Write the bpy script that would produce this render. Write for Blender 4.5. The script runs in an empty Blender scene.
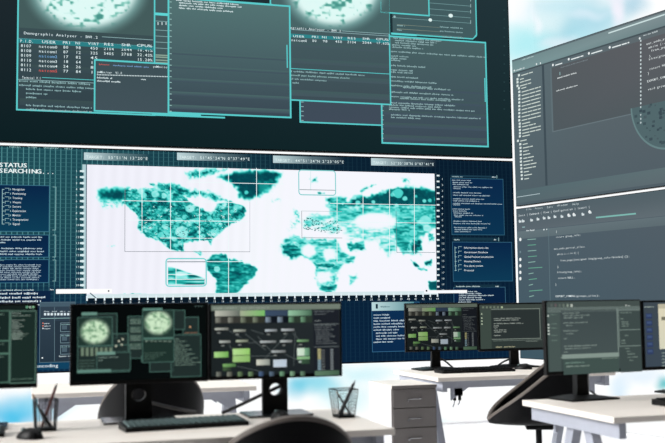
import bpy, bmesh, math, random
import numpy as np
from mathutils import Matrix, Vector

random.seed(7)
rng = np.random.RandomState(11)
SC = bpy.context.scene
COL = SC.collection

# ------------------------------------------------------------------ camera
F_PX = 1008.709
PITCH, ROLL, YAW = 0.08083665, -0.01312975, 0.2928452
EYE = np.array([0.0, 0.0, 1.18])
cp, sp = math.cos(PITCH), math.sin(PITCH)
_f = np.array([0, cp, sp]); _u = np.array([0, -sp, cp]); _r = np.array([1.0, 0, 0])
_c, _s = math.cos(ROLL), math.sin(ROLL)
_r, _u = _c * _r + _s * _u, -_s * _r + _c * _u
_ca, _sa = math.cos(-YAW), math.sin(-YAW)
_M = np.array([[_ca, -_sa, 0], [_sa, _ca, 0], [0, 0, 1]])
RT, UP, FW = _M @ _r, _M @ _u, _M @ _f


def ray(x, y):
    return RT * (x - 332.5) / F_PX - UP * (y - 221.5) / F_PX + FW


def at_z(x, y, z):
    d = ray(x, y)
    return EYE + d * ((z - EYE[2]) / d[2])


def at_y(x, y, Y):
    d = ray(x, y)
    return EYE + d * (Y / d[1])


def project(P):
    d = P - EYE
    w = d @ FW
    return 332.5 + F_PX * (d @ RT) / w, 221.5 - F_PX * (d @ UP) / w


cam_d = bpy.data.cameras.new('camera')
cam = bpy.data.objects.new('camera', cam_d)
COL.objects.link(cam)
cam_d.sensor_width = 36
cam_d.lens = F_PX / 665 * 36
cam_d.clip_start = 0.05
cam.matrix_world = Matrix(((RT[0], UP[0], -FW[0], EYE[0]), (RT[1], UP[1], -FW[1], EYE[1]),
                           (RT[2], UP[2], -FW[2], EYE[2]), (0, 0, 0, 1)))
cam_d.dof.use_dof = True
cam_d.dof.focus_distance = 9.3
cam_d.dof.aperture_fstop = 3.6
SC.camera = cam
SC.view_settings.view_transform = 'Standard'
SC.view_settings.look = 'None'
SC.view_settings.gamma = 1
SC.view_settings.use_curve_mapping = False
SC.view_settings.exposure = 0.0
SC.cycles.max_bounces = 6
SC.cycles.caustics_reflective = False
SC.cycles.caustics_refractive = False


# ------------------------------------------------------------------ materials
def lin(c):
    out = []
    for v in c[:3]:
        v = v / 255.0
        out.append(v / 12.92 if v <= 0.04045 else ((v + 0.055) / 1.055) ** 2.4)
    return (out[0], out[1], out[2], 1.0)


def mat(name, c, rough=0.5, metal=0.0, var=0.06, scale=30.0, spec=0.5, bump=0.0, stretch=None):
    m = bpy.data.materials.new(name)
    m.use_nodes = True
    nt = m.node_tree
    b = nt.nodes['Principled BSDF']
    tc = nt.nodes.new('ShaderNodeTexCoord')
    mp = nt.nodes.new('ShaderNodeMapping')
    mp.inputs['Scale'].default_value = stretch or (1, 1, 1)
    nz = nt.nodes.new('ShaderNodeTexNoise')
    nz.inputs['Scale'].default_value = scale
    nz.inputs['Detail'].default_value = 4
    mx = nt.nodes.new('ShaderNodeMix'); mx.data_type = 'RGBA'
    l = lin(c)
    mx.inputs[6].default_value = tuple(max(0, v * (1 - var)) for v in l[:3]) + (1,)
    mx.inputs[7].default_value = tuple(min(1, v * (1 + var)) for v in l[:3]) + (1,)
    nt.links.new(tc.outputs['Object'], mp.inputs['Vector'])
    nt.links.new(mp.outputs['Vector'], nz.inputs['Vector'])
    nt.links.new(nz.outputs['Fac'], mx.inputs[0])
    nt.links.new(mx.outputs[2], b.inputs['Base Color'])
    b.inputs['Roughness'].default_value = rough
    b.inputs['Metallic'].default_value = metal
    b.inputs['Specular IOR Level'].default_value = spec
    if bump:
        bp = nt.nodes.new('ShaderNodeBump')
        bp.inputs['Strength'].default_value = bump
        bp.inputs['Distance'].default_value = 0.002
        nt.links.new(nz.outputs['Fac'], bp.inputs['Height'])
        nt.links.new(bp.outputs['Normal'], b.inputs['Normal'])
    return m


M_TOP = mat('desk_laminate', (234, 226, 217), 0.45, var=0.04, scale=12, stretch=(1, 8, 8))
M_EDGE = mat('desk_edge_band', (176, 168, 158), 0.5)
M_STEEL = mat('grey_painted_steel', (166, 170, 182), 0.45)
M_BLACK = mat('black_plastic', (7, 8, 9), 0.45, spec=0.18)
M_GLOSS = mat('dark_gloss_plate', (26, 30, 32), 0.16, spec=0.8)
M_SHELL = mat('black_chair_shell', (7, 7, 9), 0.5, spec=0.14)
M_RIM = mat('chair_edge_piping', (92, 84, 78), 0.5)
M_FABRIC = mat('black_chair_fabric', (12, 12, 14), 0.9, spec=0.1, scale=300, bump=0.4)
M_CHROME = mat('chrome', (200, 202, 205), 0.18, metal=1.0)
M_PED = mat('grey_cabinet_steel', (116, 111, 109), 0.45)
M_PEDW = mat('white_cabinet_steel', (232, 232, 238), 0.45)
M_PEDTOP = mat('cabinet_top_pale', (222, 216, 208), 0.45)
M_KEY = mat('keycap_grey', (92, 112, 112), 0.5)
M_WALLPAINT = mat('white_wall_paint', (236, 236, 238), 0.8, bump=0.1)
M_BACK = mat('grey_wall_paint', (58, 60, 64), 0.85, bump=0.1)
M_FLOOR = mat('white_gloss_floor', (246, 246, 248), 0.12, var=0.01, scale=3, spec=0.9)
M_FRAME = mat('white_window_frame', (246, 246, 248), 0.4, var=0.02)
M_WIRE = mat('dark_wire_mesh', (38, 42, 46), 0.4, metal=0.6)
M_PENR = mat('dark_red_pen', (86, 40, 36), 0.4)
M_PENB = mat('black_pen', (22, 22, 26), 0.35)
M_PENG = mat('steel_grey_pen', (120, 126, 132), 0.3, metal=0.6)
M_WOOD = mat('bare_pencil_wood', (196, 160, 120), 0.7)
M_CABLE = mat('black_cable', (18, 18, 20), 0.5)

M_GLASS = bpy.data.materials.new('window_glass'); M_GLASS.use_nodes = True
nt = M_GLASS.node_tree; nt.nodes.clear()
_o = nt.nodes.new('ShaderNodeOutputMaterial'); _t = nt.nodes.new('ShaderNodeBsdfTransparent')
_g = nt.nodes.new('ShaderNodeBsdfGlossy'); _g.inputs['Roughness'].default_value = 0.02
_lw = nt.nodes.new('ShaderNodeFresnel'); _lw.inputs['IOR'].default_value = 1.25
_m = nt.nodes.new('ShaderNodeMixShader')
_t.inputs['Color'].default_value = (0.99, 1, 1, 1)
nt.links.new(_lw.outputs[0], _m.inputs[0]); nt.links.new(_t.outputs[0], _m.inputs[1])
nt.links.new(_g.outputs[0], _m.inputs[2]); nt.links.new(_m.outputs[0], _o.inputs[0])


def screen_mat(name, strength=1.0):
    m = bpy.data.materials.new(name); m.use_nodes = True
    n = m.node_tree; n.nodes.clear()
    o = n.nodes.new('ShaderNodeOutputMaterial')
    a = n.nodes.new('ShaderNodeAttribute'); a.attribute_name = 'Col'
    e = n.nodes.new('ShaderNodeEmission'); e.inputs['Strength'].default_value = strength
    n.links.new(a.outputs['Color'], e.inputs['Color'])
    n.links.new(e.outputs[0], o.inputs[0])
    return m


M_SCREEN = screen_mat('lit_wall_screen')
M_MONITOR = screen_mat('lit_monitor_panel')


# ------------------------------------------------------------------ mesh helpers
class MB:
    def __init__(self):
        self.v = []; self.f = []; self.mi = []

    def add(self, verts, faces, mi=0):
        o = len(self.v)
        self.v += [tuple(p) for p in verts]
        self.f += [tuple(i + o for i in f) for f in faces]
        self.mi += [mi] * len(faces)
        return self

    def box(self, x0, y0, z0, x1, y1, z1, mi=0, bev=0.0):
        if bev <= 0:
            v = [(x0, y0, z0), (x1, y0, z0), (x1, y1, z0), (x0, y1, z0), (x0, y0, z1), (x1, y0, z1), (x1, y1, z1), (x0, y1, z1)]
            f = [(3, 2, 1, 0), (4, 5, 6, 7), (0, 1, 5, 4), (1, 2, 6, 5), (2, 3, 7, 6), (3, 0, 4, 7)]
            return self.add(v, f, mi)
        bm = bmesh.new()
        bmesh.ops.create_cube(bm, size=1)
        for q in bm.verts:
            q.co = Vector(((x0 + x1) / 2 + q.co.x * (x1 - x0), (y0 + y1) / 2 + q.co.y * (y1 - y0), (z0 + z1) / 2 + q.co.z * (z1 - z0)))
        bmesh.ops.bevel(bm, geom=list(bm.edges), offset=bev, segments=2, affect='EDGES', profile=0.5)
        return self.addbm(bm, mi)

    def addbm(self, bm, mi=0):
        bm.verts.ensure_lookup_table()
        for i, q in enumerate(bm.verts): q.index = i
        self.add([q.co[:] for q in bm.verts], [tuple(q.index for q in f.verts) for f in bm.faces], mi)
        bm.free()
        return self

    def prism(self, pts, axis, a, b, mi=0):
        """polygon pts in the two other axes, extruded along axis from a to b"""
        n = len(pts)
        def mk(p, t):
            return {'x': (t, p[0], p[1]), 'y': (p[0], t, p[1]), 'z': (p[0], p[1], t)}[axis]
        v = [mk(p, a) for p in pts] + [mk(p, b) for p in pts]
        f = [tuple(range(n)), tuple(range(2 * n - 1, n - 1, -1))]
        f += [(i, n + i, n + (i + 1) % n, (i + 1) % n) for i in range(n)]
        return self.add(v, f, mi)

    def bar(self, p, q, w, d, mi=0, upv=(0, 0, 1)):
        p, q = Vector(p), Vector(q)
        t = (q - p).normalized()
        up = Vector(upv)
        s = t.cross(up)
        if s.length < 1e-4: s = t.cross(Vector((1, 0, 0)))
        s.normalize(); u = s.cross(t).normalized()
        v = []
        for c in (p, q):
            for a, b in ((-1, -1), (1, -1), (1, 1), (-1, 1)):
                v.append(c + s * (a * w / 2) + u * (b * d / 2))
        f = [(3, 2, 1, 0), (4, 5, 6, 7), (0, 1, 5, 4), (1, 2, 6, 5), (2, 3, 7, 6), (3, 0, 4, 7)]
        return self.add(v, f, mi)

    def tube(self, pts, r, n=10, mi=0):
        pts = [Vector(p) for p in pts]
        rs = r if isinstance(r, (list, tuple)) else [r] * len(pts)
        rings = []
        prev = None
        for i, p in enumerate(pts):
            t = (pts[min(i + 1, len(pts) - 1)] - pts[max(i - 1, 0)]).normalized()
            if prev is None:
                s = t.cross(Vector((0, 0, 1)))
                if s.length < 1e-3: s = t.cross(Vector((1, 0, 0)))
            else:
                s = prev - t * prev.dot(t)
            s.normalize(); prev = s
            u = t.cross(s)
            rings.append([p + (s * math.cos(k * 2 * math.pi / n) + u * math.sin(k * 2 * math.pi / n)) * rs[i] for k in range(n)])
        v = [q for rg in rings for q in rg]
        f = []
        for i in range(len(rings) - 1):
            for k in range(n):
                f.append((i * n + k, i * n + (k + 1) % n, (i + 1) * n + (k + 1) % n, (i + 1) * n + k))
        f.append(tuple(range(n - 1, -1, -1)))
        f.append(tuple((len(rings) - 1) * n + k for k in range(n)))
        return self.add(v, f, mi)

    def build(self, name, mats, parent=None, smooth=False, loc=None):
        me = bpy.data.meshes.new(name)
        me.from_pydata([tuple(p) for p in self.v], [], self.f)
        bm = bmesh.new(); bm.from_mesh(me)
        bmesh.ops.recalc_face_normals(bm, faces=bm.faces)
        bm.to_mesh(me); bm.free()
        for m in (mats if isinstance(mats, (list, tuple)) else [mats]): me.materials.append(m)
        me.polygons.foreach_set('material_index', self.mi)
        if smooth:
            me.polygons.foreach_set('use_smooth', [True] * len(me.polygons))
            try: me.set_sharp_from_angle(angle=math.radians(40))
            except Exception: pass
        o = bpy.data.objects.new(name, me)
        COL.objects.link(o)
        if parent: o.parent = parent
        if loc is not None: o.location = loc
        return o


def tag(o, label=None, cat=None, group=None, kind=None):
    if label: o['label'] = label
    if cat: o['category'] = cat
    if group: o['group'] = group
    if kind: o['kind'] = kind
    return o


def thing(name, label, cat, loc, rz=0.0, group=None):
    o = bpy.data.objects.new(name, None)
    COL.objects.link(o)
    o.empty_display_size = 0.1
    o.location = loc; o.rotation_euler = (0, 0, rz)
    return tag(o, label, cat, group)


# ------------------------------------------------------------------ screen pictures
GLYPH = {}


def glyph(ch):
    if ch not in GLYPH:
        cu = bpy.data.curves.new('g', 'FONT'); cu.body = ch; cu.size = 1.0; cu.offset = 0.006
        cu.resolution_u = 2
        ob = bpy.data.objects.new('g', cu)
        me = bpy.data.meshes.new_from_object(ob)
        v = [(q.co.x, q.co.y) for q in me.vertices]
        f = [tuple(p.vertices) for p in me.polygons]
        bpy.data.objects.remove(ob); bpy.data.curves.remove(cu); bpy.data.meshes.remove(me)
        x0 = min((p[0] for p in v), default=0); x1 = max((p[0] for p in v), default=0.25)
        GLYPH[ch] = (v, f, x0, x1)
    return GLYPH[ch]


STEP = 0.0004


class Pic:
    """a picture on a lit panel; drawn in reference units (x right, y down) mapped to panel metres (u right, v up)"""
    def __init__(self, fmap, k):
        self.m = fmap; self.k = k
        self.gain = 1.0; self.sat = 1.0; self.v = []; self.f = []; self.c = []      # verts (u, v, layer), faces, per-corner colour

    def quad(self, P, cols, L):
        o = len(self.v)
        self.v += [(p[0], p[1], L) for p in P]
        self.f.append(tuple(range(o, o + len(P))))
        if not isinstance(cols[0], (list, tuple)): cols = [cols] * len(P)
        if self.gain != 1.0 or self.sat != 1.0:
            cols = [[(q * self.sat + (.3 * c[0] + .59 * c[1] + .11 * c[2]) * (1 - self.sat)) * self.gain for q in c[:3]] for c in cols]
        self.c.append([lin(c) for c in cols])

    clip = None

    def uvbox(self, u0, v0, u1, v1, col, L):       # v0 top, v1 bottom
        if self.clip:
            u0 = max(u0, self.clip[0]); u1 = min(u1, self.clip[1]); v1 = max(v1, self.clip[2]); v0 = min(v0, self.clip[3])
            if u1 <= u0 or v0 <= v1: return
        self.quad([(u0, v1), (u1, v1), (u1, v0), (u0, v0)], col, L)

    def rect(self, x0, y0, x1, y1, col, L, col2=None):
        a = self.m(x0, y0); b = self.m(x1, y1)
        self.uvbox(a[0], a[1], b[0], b[1], [col2, col2, col, col] if col2 else col, L)

    def hgrad(self, x0, y0, x1, y1, cl, cr, L):
        a = self.m(x0, y0); b = self.m(x1, y1)
        self.uvbox(a[0], a[1], b[0], b[1], [cl, cr, cr, cl], L)

    def frame(self, x0, y0, x1, y1, w, col, L, sides='tblr'):
        a = self.m(x0, y0); b = self.m(x1, y1); h = w * self.k / 2
        if 't' in sides: self.uvbox(a[0] - h, a[1] + h, b[0] + h, a[1] - h, col, L)
        if 'b' in sides: self.uvbox(a[0] - h, b[1] + h, b[0] + h, b[1] - h, col, L)
        if 'l' in sides: self.uvbox(a[0] - h, a[1] + h, a[0] + h, b[1] - h, col, L)
        if 'r' in sides: self.uvbox(b[0] - h, a[1] + h, b[0] + h, b[1] - h, col, L)

    def line(self, x0, y0, x1, y1, w, col, L, flat=False):
        a = np.array(self.m(x0, y0)); b = np.array(self.m(x1, y1))
        if flat: b[1] = a[1]
        d = b - a; n = np.array([-d[1], d[0]]); n = n / (np.hypot(*n) + 1e-12) * w * self.k / 2
        self.quad([a - n, b - n, b + n, a + n], col, L)

    def disc(self, x, y, r, col, L, n=14, ry=None):
        u, v = self.m(x, y); r *= self.k; ry = (ry * self.k) if ry else r
        self.quad([(u + r * math.cos(t * 2 * math.pi / n), v + ry * math.sin(t * 2 * math.pi / n)) for t in range(n)], col, L)

    def arc(self, x, y, r, a0, a1, w, col, L, n=16, sx=1.0):
        u, v = self.m(x, y); r *= self.k; h = w * self.k / 2
        pts = [a0 + (a1 - a0) * i / n for i in range(n + 1)]
        for p, q in zip(pts, pts[1:]):
            P = [(u + (r + e) * math.cos(t) * sx, v + (r + e) * math.sin(t)) for t, e in ((p, -h), (q, -h), (q, h), (p, h))]
            self.quad(P, col, L)

    def rrect(self, x0, y0, x1, y1, r, w, col, L):
        a = self.m(x0, y0); b = self.m(x1, y1); h = w * self.k / 2; r = r * self.k
        u0, v0, u1, v1 = a[0], a[1], b[0], b[1]
        path = []
        for cx, cy, s in ((u1 - r, v0 - r, 0), (u0 + r, v0 - r, 1), (u0 + r, v1 + r, 2), (u1 - r, v1 + r, 3)):
            for i in range(5):
                t = (s + i / 4) * math.pi / 2
                path.append((cx, cy, math.cos(t), math.sin(t)))
        n = len(path)
        for i in range(n):
            p, q = path[i], path[(i + 1) % n]
            self.quad([(p[0] + (r - h) * p[2], p[1] + (r - h) * p[3]), (q[0] + (r - h) * q[2], q[1] + (r - h) * q[3]),
                       (q[0] + (r + h) * q[2], q[1] + (r + h) * q[3]), (p[0] + (r + h) * p[2], p[1] + (r + h) * p[3])], col, L)

    def text(self, x, y, cap, s, col, L, x1=None, mono=True):
        """baseline-left at (x, y), cap height in reference px, optionally stretched to end at x1"""
        u, v = self.m(x, y)
        size = cap * self.k / 0.70
        adv = []
        X = 0.0
        for ch in s:
            if ch == ' ':
                X += 0.62 if mono else 0.30
                continue
            g = glyph(ch)
            w = g[3] - g[2]
            if mono:
                adv.append((ch, X + (0.62 - w) / 2 - g[2])); X += 0.62
            else:
                adv.append((ch, X - g[2])); X += w + 0.09
        sx = 1.0
        if x1 is not None and X > 0:
            sx = (self.m(x1, y)[0] - u) / (X * size)
        for ch, ox in adv:
            gv, gf = glyph(ch)[:2]
            o = len(self.v)
            self.v += [(u + (ox + p[0]) * size * sx, v + p[1] * size, L) for p in gv]
            for f in gf:
                self.f.append(tuple(i + o for i in f))
                self.c.append([lin(col)] * len(f))

    def greek(self, x, y, x1, h, col, L, seed=None, words=None, fill=0.72):
        """unreadably small writing: letter-sized ticks grouped in words, baseline (x, y)"""
        r = random.Random(seed if seed is not None else int(x * 131 + y * 977))
        u, v = self.m(x, y); ue = self.m(x1, y)[0]
        hh = h * self.k; cw = hh * 0.56
        while u < ue - cw * 0.5:
            n = r.randint(4, 12)
            for _ in range(n):
                if u > ue - cw * 0.5: break
                a = r.choice((0.5, 0.52, 0.54, 0.6, 0.78))
                lo = r.choice((0, 0.06, 0.0, 0.04, -0.12))
                self.uvbox(u, v + hh * a, u + cw * fill * r.uniform(0.7, 1.0), v + hh * lo, col, L)
                u += cw
            u += cw * 1.1

    def bars(self, x, y, x1, h, col, L):
        """tiny writing as word-long strokes"""
        r = random.Random(int(x * 57 + y * 311))
        u, v = self.m(x, y); ue = self.m(x1, y)[0]
        hh = h * self.k
        while u < ue - hh * .3:
            w = min(r.uniform(3.0, 7.5) * hh, ue - u)
            self.uvbox(u, v + hh * .55, u + w, v, col, L)
            u += w + hh * .45

    def build(self, name, material, parent, back=True):
        me = bpy.data.meshes.new(name)
        me.from_pydata([(p[0], -p[2] * STEP, p[1]) for p in self.v], [], self.f)
        me.materials.append(material)
        at = me.attributes.new('Col', 'FLOAT_COLOR', 'CORNER')
        flat = []
        for c in self.c:
            for q in c: flat += q
        at.data.foreach_set('color', flat)
        o = bpy.data.objects.new(name, me)
        COL.objects.link(o); o.parent = parent
        return o


def vnoise(x, y, seed):
    """value noise, numpy arrays"""
    xi = np.floor(x).astype(int); yi = np.floor(y).astype(int)
    fx = x - xi; fy = y - yi
    fx = fx * fx * (3 - 2 * fx); fy = fy * fy * (3 - 2 * fy)
    def h(a, b):
        n = (a * 374761393 + b * 668265263 + seed * 982451653) & 0x7fffffff
        n = ((n ^ (n >> 13)) * 1274126177) & 0x7fffffff
        return ((n ^ (n >> 16)) & 0xffff) / 65535.0
    return (h(xi, yi) * (1 - fx) + h(xi + 1, yi) * fx) * (1 - fy) + (h(xi, yi + 1) * (1 - fx) + h(xi + 1, yi + 1) * fx) * fy


def sdist(X, Y, poly):
    """signed distance to a polygon, positive inside"""
    d = np.full(X.shape, 1e9); ins = np.zeros(X.shape, bool)
    n = len(poly)
    for i in range(n):
        x0, y0 = poly[i]; x1, y1 = poly[(i + 1) % n]
        ex, ey = x1 - x0, y1 - y0
        t = np.clip(((X - x0) * ex + (Y - y0) * ey) / (ex * ex + ey * ey + 1e-9), 0, 1)
        d = np.minimum(d, np.hypot(X - x0 - t * ex, Y - y0 - t * ey))
        c = ((y0 > Y) != (y1 > Y))
        with np.errstate(divide='ignore', invalid='ignore'):
            xx = (x1 - x0) * (Y - y0) / (y1 - y0 + 1e-12) + x0
        ins ^= c & (X < xx)
    return np.where(ins, d, -d)


def ramp(t, stops):
    t = np.clip(t, 0, 1)
    out = np.zeros(t.shape + (3,))
    ps = [s[0] for s in stops]
    for k in range(3): out[..., k] = np.interp(t, ps, [s[1][k] for s in stops])
    return out


def grid_image(pic, x0, y0, x1, y1, nx, ny, fn, L):
    """fine coloured mesh between two reference corners; fn(X, Y) gives 0-255 colours at reference px"""
    a = pic.m(x0, y0); b = pic.m(x1, y1)
    U = np.linspace(a[0], b[0], nx + 1); V = np.linspace(a[1], b[1], ny + 1)
    UU, VV = np.meshgrid(U, V)
    X, Y = pic.inv(UU, VV)
    C = np.clip(fn(X, Y), 0, 255) / 255.0
    C = np.where(C <= 0.04045, C / 12.92, ((C + 0.055) / 1.055) ** 2.4)
    o = len(pic.v)
    pic.v += [(float(u), float(v), L) for u, v in zip(UU.ravel(), VV.ravel())]
    W = nx + 1
    Cl = [tuple(q) + (1.0,) for q in C.reshape(-1, 3).tolist()]
    for j in range(ny):
        for i in range(nx):
            q = (j * W + i, j * W + i + 1, (j + 1) * W + i + 1, (j + 1) * W + i)
            pic.f.append(tuple(o + t for t in q))
            pic.c.append([Cl[t] for t in q])


def smooth(t):
    t = np.clip(t, 0, 1)
    return t * t * (3 - 2 * t)


# ------------------------------------------------------------------ wall screens: planes
WY = 9.0                                   # front wall of screens
BANG = 1.79805277                          # direction of the right run of screens
DR = np.array([-math.cos(BANG), -math.sin(BANG), 0])      # along the right run, towards the viewer
NR = np.array([math.cos(BANG + math.pi / 2), math.sin(BANG + math.pi / 2), 0])   # facing the room
OR = np.array([4.6, 9.0, 0])
RZ = math.atan2(DR[1], DR[0])


def front_map(x, y):
    p = at_y(x, y, WY)
    return (p[0], p[2])


def front_inv(U, V):
    P = np.stack([U, np.full(U.shape, WY), V], -1) - EYE
    w = P @ FW
    return 332.5 + F_PX * (P @ RT) / w, 221.5 - F_PX * (P @ UP) / w


def right_map(x, y):
    d = ray(x, y)
    p = EYE + d * (((OR - EYE) @ NR) / (d @ NR))
    return (float((p - OR) @ DR), float(p[2]))


def right_inv(U, V):
    P = OR + U[..., None] * DR + np.stack([np.zeros(U.shape), np.zeros(U.shape), V], -1) - EYE
    w = P @ FW
    return 332.5 + F_PX * (P @ RT) / w, 221.5 - F_PX * (P @ UP) / w


KF = 9.2 / F_PX
CY = (92, 205, 205)        # window border cyan
WH = (226, 244, 246)
GR = (150, 188, 190)
DIM = (120, 165, 168)


def wall_screen(label, fmap, finv, u0, u1, z0, z1, loc, rz, draw, cat='screen'):
    t = thing('wall_screen', label, cat, loc, rz, 'video wall screens')
    MB().box(u0, 0.004, z0, u1, 0.05, z1).build('screen_housing', M_BLACK, t)
    br = (z0 + z1) / 2
    for uu in (u0 + 0.35 * (u1 - u0), u0 + 0.65 * (u1 - u0)):
        MB().box(uu - 0.05, 0.05, br - 0.15, uu + 0.05, 0.152, br + 0.15).build('wall_bracket', M_STEEL, t)
    p = Pic(fmap, KF); p.inv = finv; p.clip = (u0 + .006, u1 - .006, z0 + .006, z1 - .006)
    draw(p, u0, u1, z0, z1)
    p.build('screen_image', M_SCREEN, t)
    return t


# ---- upper front: overlapping windows and two globes
def globe_fn(cx, cy, rx, ry, base, seed):
    def fn(X, Y):
        d = np.hypot((X - cx) / rx, (Y - cy) / ry)
        g = smooth((1.24 - d) / 0.46)
        n = vnoise(X / 9, Y / 7, seed) * 0.45 + vnoise(X / 3.4, Y / 2.6, seed + 5) * 0.55
        core = ramp(n, [(0, (226, 250, 246)), (0.58, (222, 250, 246)), (0.68, (134, 204, 190)), (0.82, (74, 150, 140))])
        rim = np.array([150, 205, 200.])
        lit = core * smooth((1.05 - d) / 0.2)[..., None] + rim * (1 - smooth((1.05 - d) / 0.2))[..., None]
        b = np.array(base, float)
        return b * (1 - g)[..., None] + lit * g[..., None]
    return fn


def window_fill(p, x0, y0, x1, y1, c0, c1, L, bw=1.5, col=CY, stripes=True, sides='tblr'):
    p.rect(x0, y0, x1, y1, c0, L, c1)
    if stripes:
        n = 5
        for i in range(n):
            ya = y0 + (y1 - y0) * (0.45 + 0.11 * i)
            p.rect(x0 + 1, ya, x1 - 1, min(y1, ya + (y1 - y0) * 0.08), tuple(v * 0.90 for v in c0), L + 0.5, tuple(v * 1.12 for v in c1))
    p.frame(x0, y0, x1, y1, bw, col, L + 1, sides)


def draw_upper_front(p, u0, u1, z0, z1):
    p.uvbox(u0 + .012, z1 - .012, u1 - .012, z0 + .012, [(13, 31, 35), (19, 40, 44), (36, 54, 60), (36, 44, 50)], 0)
    # left globe window
    window_fill(p, 18.7, -40, 154.5, 115.2, (66, 88, 90), (50, 66, 74), 1)
    grid_image(p, 19.8, -30, 153.5, 36, 110, 60, globe_fn(87, -12, 54, 42, (68, 92, 92), 3), 3)
    p.text(24, 34.2, 2.5, 'Demographic Analyzer - SW1.2', WH, 4, x1=98)
    p.line(18, 38.3, 153, 43.0, .5, GR, 4, True); p.line(102, 36.8, 153, 40, .5, GR, 4, True)
    p.rect(18.5, 38.0, 153.5, 50.6, (44, 128, 134), 4)
    for s, x, x1 in (('P.I.D.', 20, 33.5), ('USER', 42, 56), ('PRI', 62.5, 71), ('NI', 75.5, 81), ('VIRT', 88, 99), ('RES', 104, 114), ('SHR', 121, 131), ('CPU%', 137, 152)):
        p.text(x, 42.2 + (x - 20) * .037, 2.6, s, WH, 5, x1=x1)
    rows = [('8107', 'natcom0', '80', '98', '450', '2104', '2044', '18.41%'), ('8108', 'natcom1', '87', '12', '325', '5405', '2768', '22.42%'),
            ('8109', 'natcom2', '17', '82', '45', '', '', '15.28%'), ('8110', 'natcom3', '18', '64', '12', '', '', ''),
            ('8111', 'natcom4', '24', '26', '85', '', '', ''), ('8112', 'natcom5', '77', '84', '17', '', '', '')]
    for i, rw in enumerate(rows):
        for j, (x, x1) in enumerate(((20.5, 31.5), (38.5, 57.5), (63, 68.5), (75.5, 81), (90, 98), (103.5, 114), (121, 132), (137, 152.5))):
            if not rw[j]: continue
            col = WH
            if j == 1 and i == 2: col = (120, 175, 225)
            if j == 1 and i == 5: col = (225, 96, 88)
            p.text(x, 46.9 + i * 4.8 + (x - 20) * .036, 2.7, rw[j], col, 4, x1=x1)
    p.text(22, 78.6, 2.4, 'Terminal V.1', WH, 4, x1=41)
    p.line(42, 77.5, 94, 79.5, .6, CY, 4, True); p.line(18, 79.3, 94, 81, .5, GR, 4, True)
    for i, (x, x1) in enumerate(((19, 92), (19, 94), (26, 81), (26, 48), (26, 37))):
        p.greek(x, 81.6 + i * 4.1, x1, 2.2, GR, 4)
    p.greek(26, 106, 92, 2.2, GR, 4); p.greek(26, 110, 92, 2.2, GR, 4)
    # narrow scale window
    window_fill(p, 154.6, -40, 171, 65.5, (70, 96, 98), (66, 88, 92), 5, stripes=False)
    p.rect(155, 12.5, 169, 16.2, (96, 214, 214), 7)
    for k in range(3): p.line(158 + 4 * k, 22.2, 158 + 4 * k, 25, .7, WH, 7)
    for y in (21, 30, 36, 42, 48, 55, 57, 60, 62.5): p.line(155.5, y, 169, y + .4, .6 if y < 54 else 1.3, (140, 165, 150) if y > 54 else (134, 172, 172), 7, True)
    # small terminal
    window_fill(p, 94.8, 60, 200, 115.2, (62, 80, 86), (66, 82, 90), 8)
    p.rect(95, 59, 135, 62.6, CY, 10); p.rect(95, 112.2, 152, 115, CY, 10)
    p.greek(99, 65, 110, 1.8, (200, 96, 90), 10); p.greek(113, 66, 149, 1.8, (120, 160, 205), 10); p.text(153, 67.6, 2.1, 'pwMonitor', WH, 10, x1=169)
    p.text(97, 73, 2.2, 'pwMonitor  V1.0', WH, 10, x1=122)
    for k in range(46): p.rect(97 + k * 1.58, 74.3 + k * .045, 97.9 + k * 1.58, 75.3 + k * .045, WH, 10)
    p.greek(97, 78.4, 112, 2.0, WH, 10); p.greek(97, 81.6, 122, 2.0, WH, 10); p.greek(141, 80, 146, 1.8, WH, 10)
    # lower strip of another window behind the centre one
    p.rect(152, 113.6, 225, 118.2, (40, 84, 90), 6); p.line(152, 114.8, 225, 118.3, 1.6, CY, 7, True)
    # right globe window
    window_fill(p, 270, -40, 390.6, 104.6, (74, 102, 104), (62, 78, 86), 5)
    grid_image(p, 272, -30, 389.6, 34, 100, 56, globe_fn(334, -12, 46, 39, (72, 100, 102), 8), 7)
    p.text(284, 28.4, 2.4, 'Demographic Analyzer - SW1.2', WH, 8, x1=341)
    p.line(342, 31, 389, 33, .5, GR, 8, True); p.line(291, 29.5, 389, 34.5, .5, GR, 8, True)
    p.rect(272, 32.4, 389.8, 43.6, (46, 132, 138), 8)
    for s, x, x1 in (('USER', 293, 304.5), ('PRI', 311.5, 319), ('NI', 322, 327.5), ('VIRT', 333, 342.5), ('RES', 347.5, 356), ('SHR', 362, 370), ('CPU%', 376, 388.5)):
        p.text(x, 37.2 + (x - 292) * .034, 2.3, s, WH, 9, x1=x1)
    for s, x, x1 in (('natcom0', 291, 307), ('80', 312, 316.5), ('98', 322.5, 327.5), ('450', 335, 342), ('2104', 347, 356), ('2044', 362, 371.5), ('17.62%', 376, 389)):
        p.text(x, 41.2 + (x - 292) * .034, 2.5, s, WH, 9, x1=x1)
    p.line(272, 67.5, 389.6, 72.6, .7, CY, 8, True)
    for i, (x, x1) in enumerate(((272, 366), (272, 350), (272, 327), (272, 299))): p.greek(x, 71 + i * 3.8, x1, 2.1, GR, 8)
    # centre window
    window_fill(p, 168.4, -2.6, 290.6, 117.6, (84, 116, 116), (58, 72, 84), 11, 1.7)
    for k in range(20): p.line(169.5, 2 + k * 5.75, 171.6, 2 + k * 5.75, .8, (150, 190, 186), 13, True)
    for i, (x, x1) in enumerate(((176, 240), (179, 242), (179, 224), (179, 233))): p.greek(x, .8 + i * 2.6, x1, 1.9, WH, 13)
    p.line(286.8, 45, 287.2, 68, 1.2, CY, 13)
    p.line(170, -3, 272, .6, 1.3, CY, 13, True)
    # top right: small window, graph window with cut corner, code window
    a = p.m(391.5, -30); b = p.m(476.6, 39.2)
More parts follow.
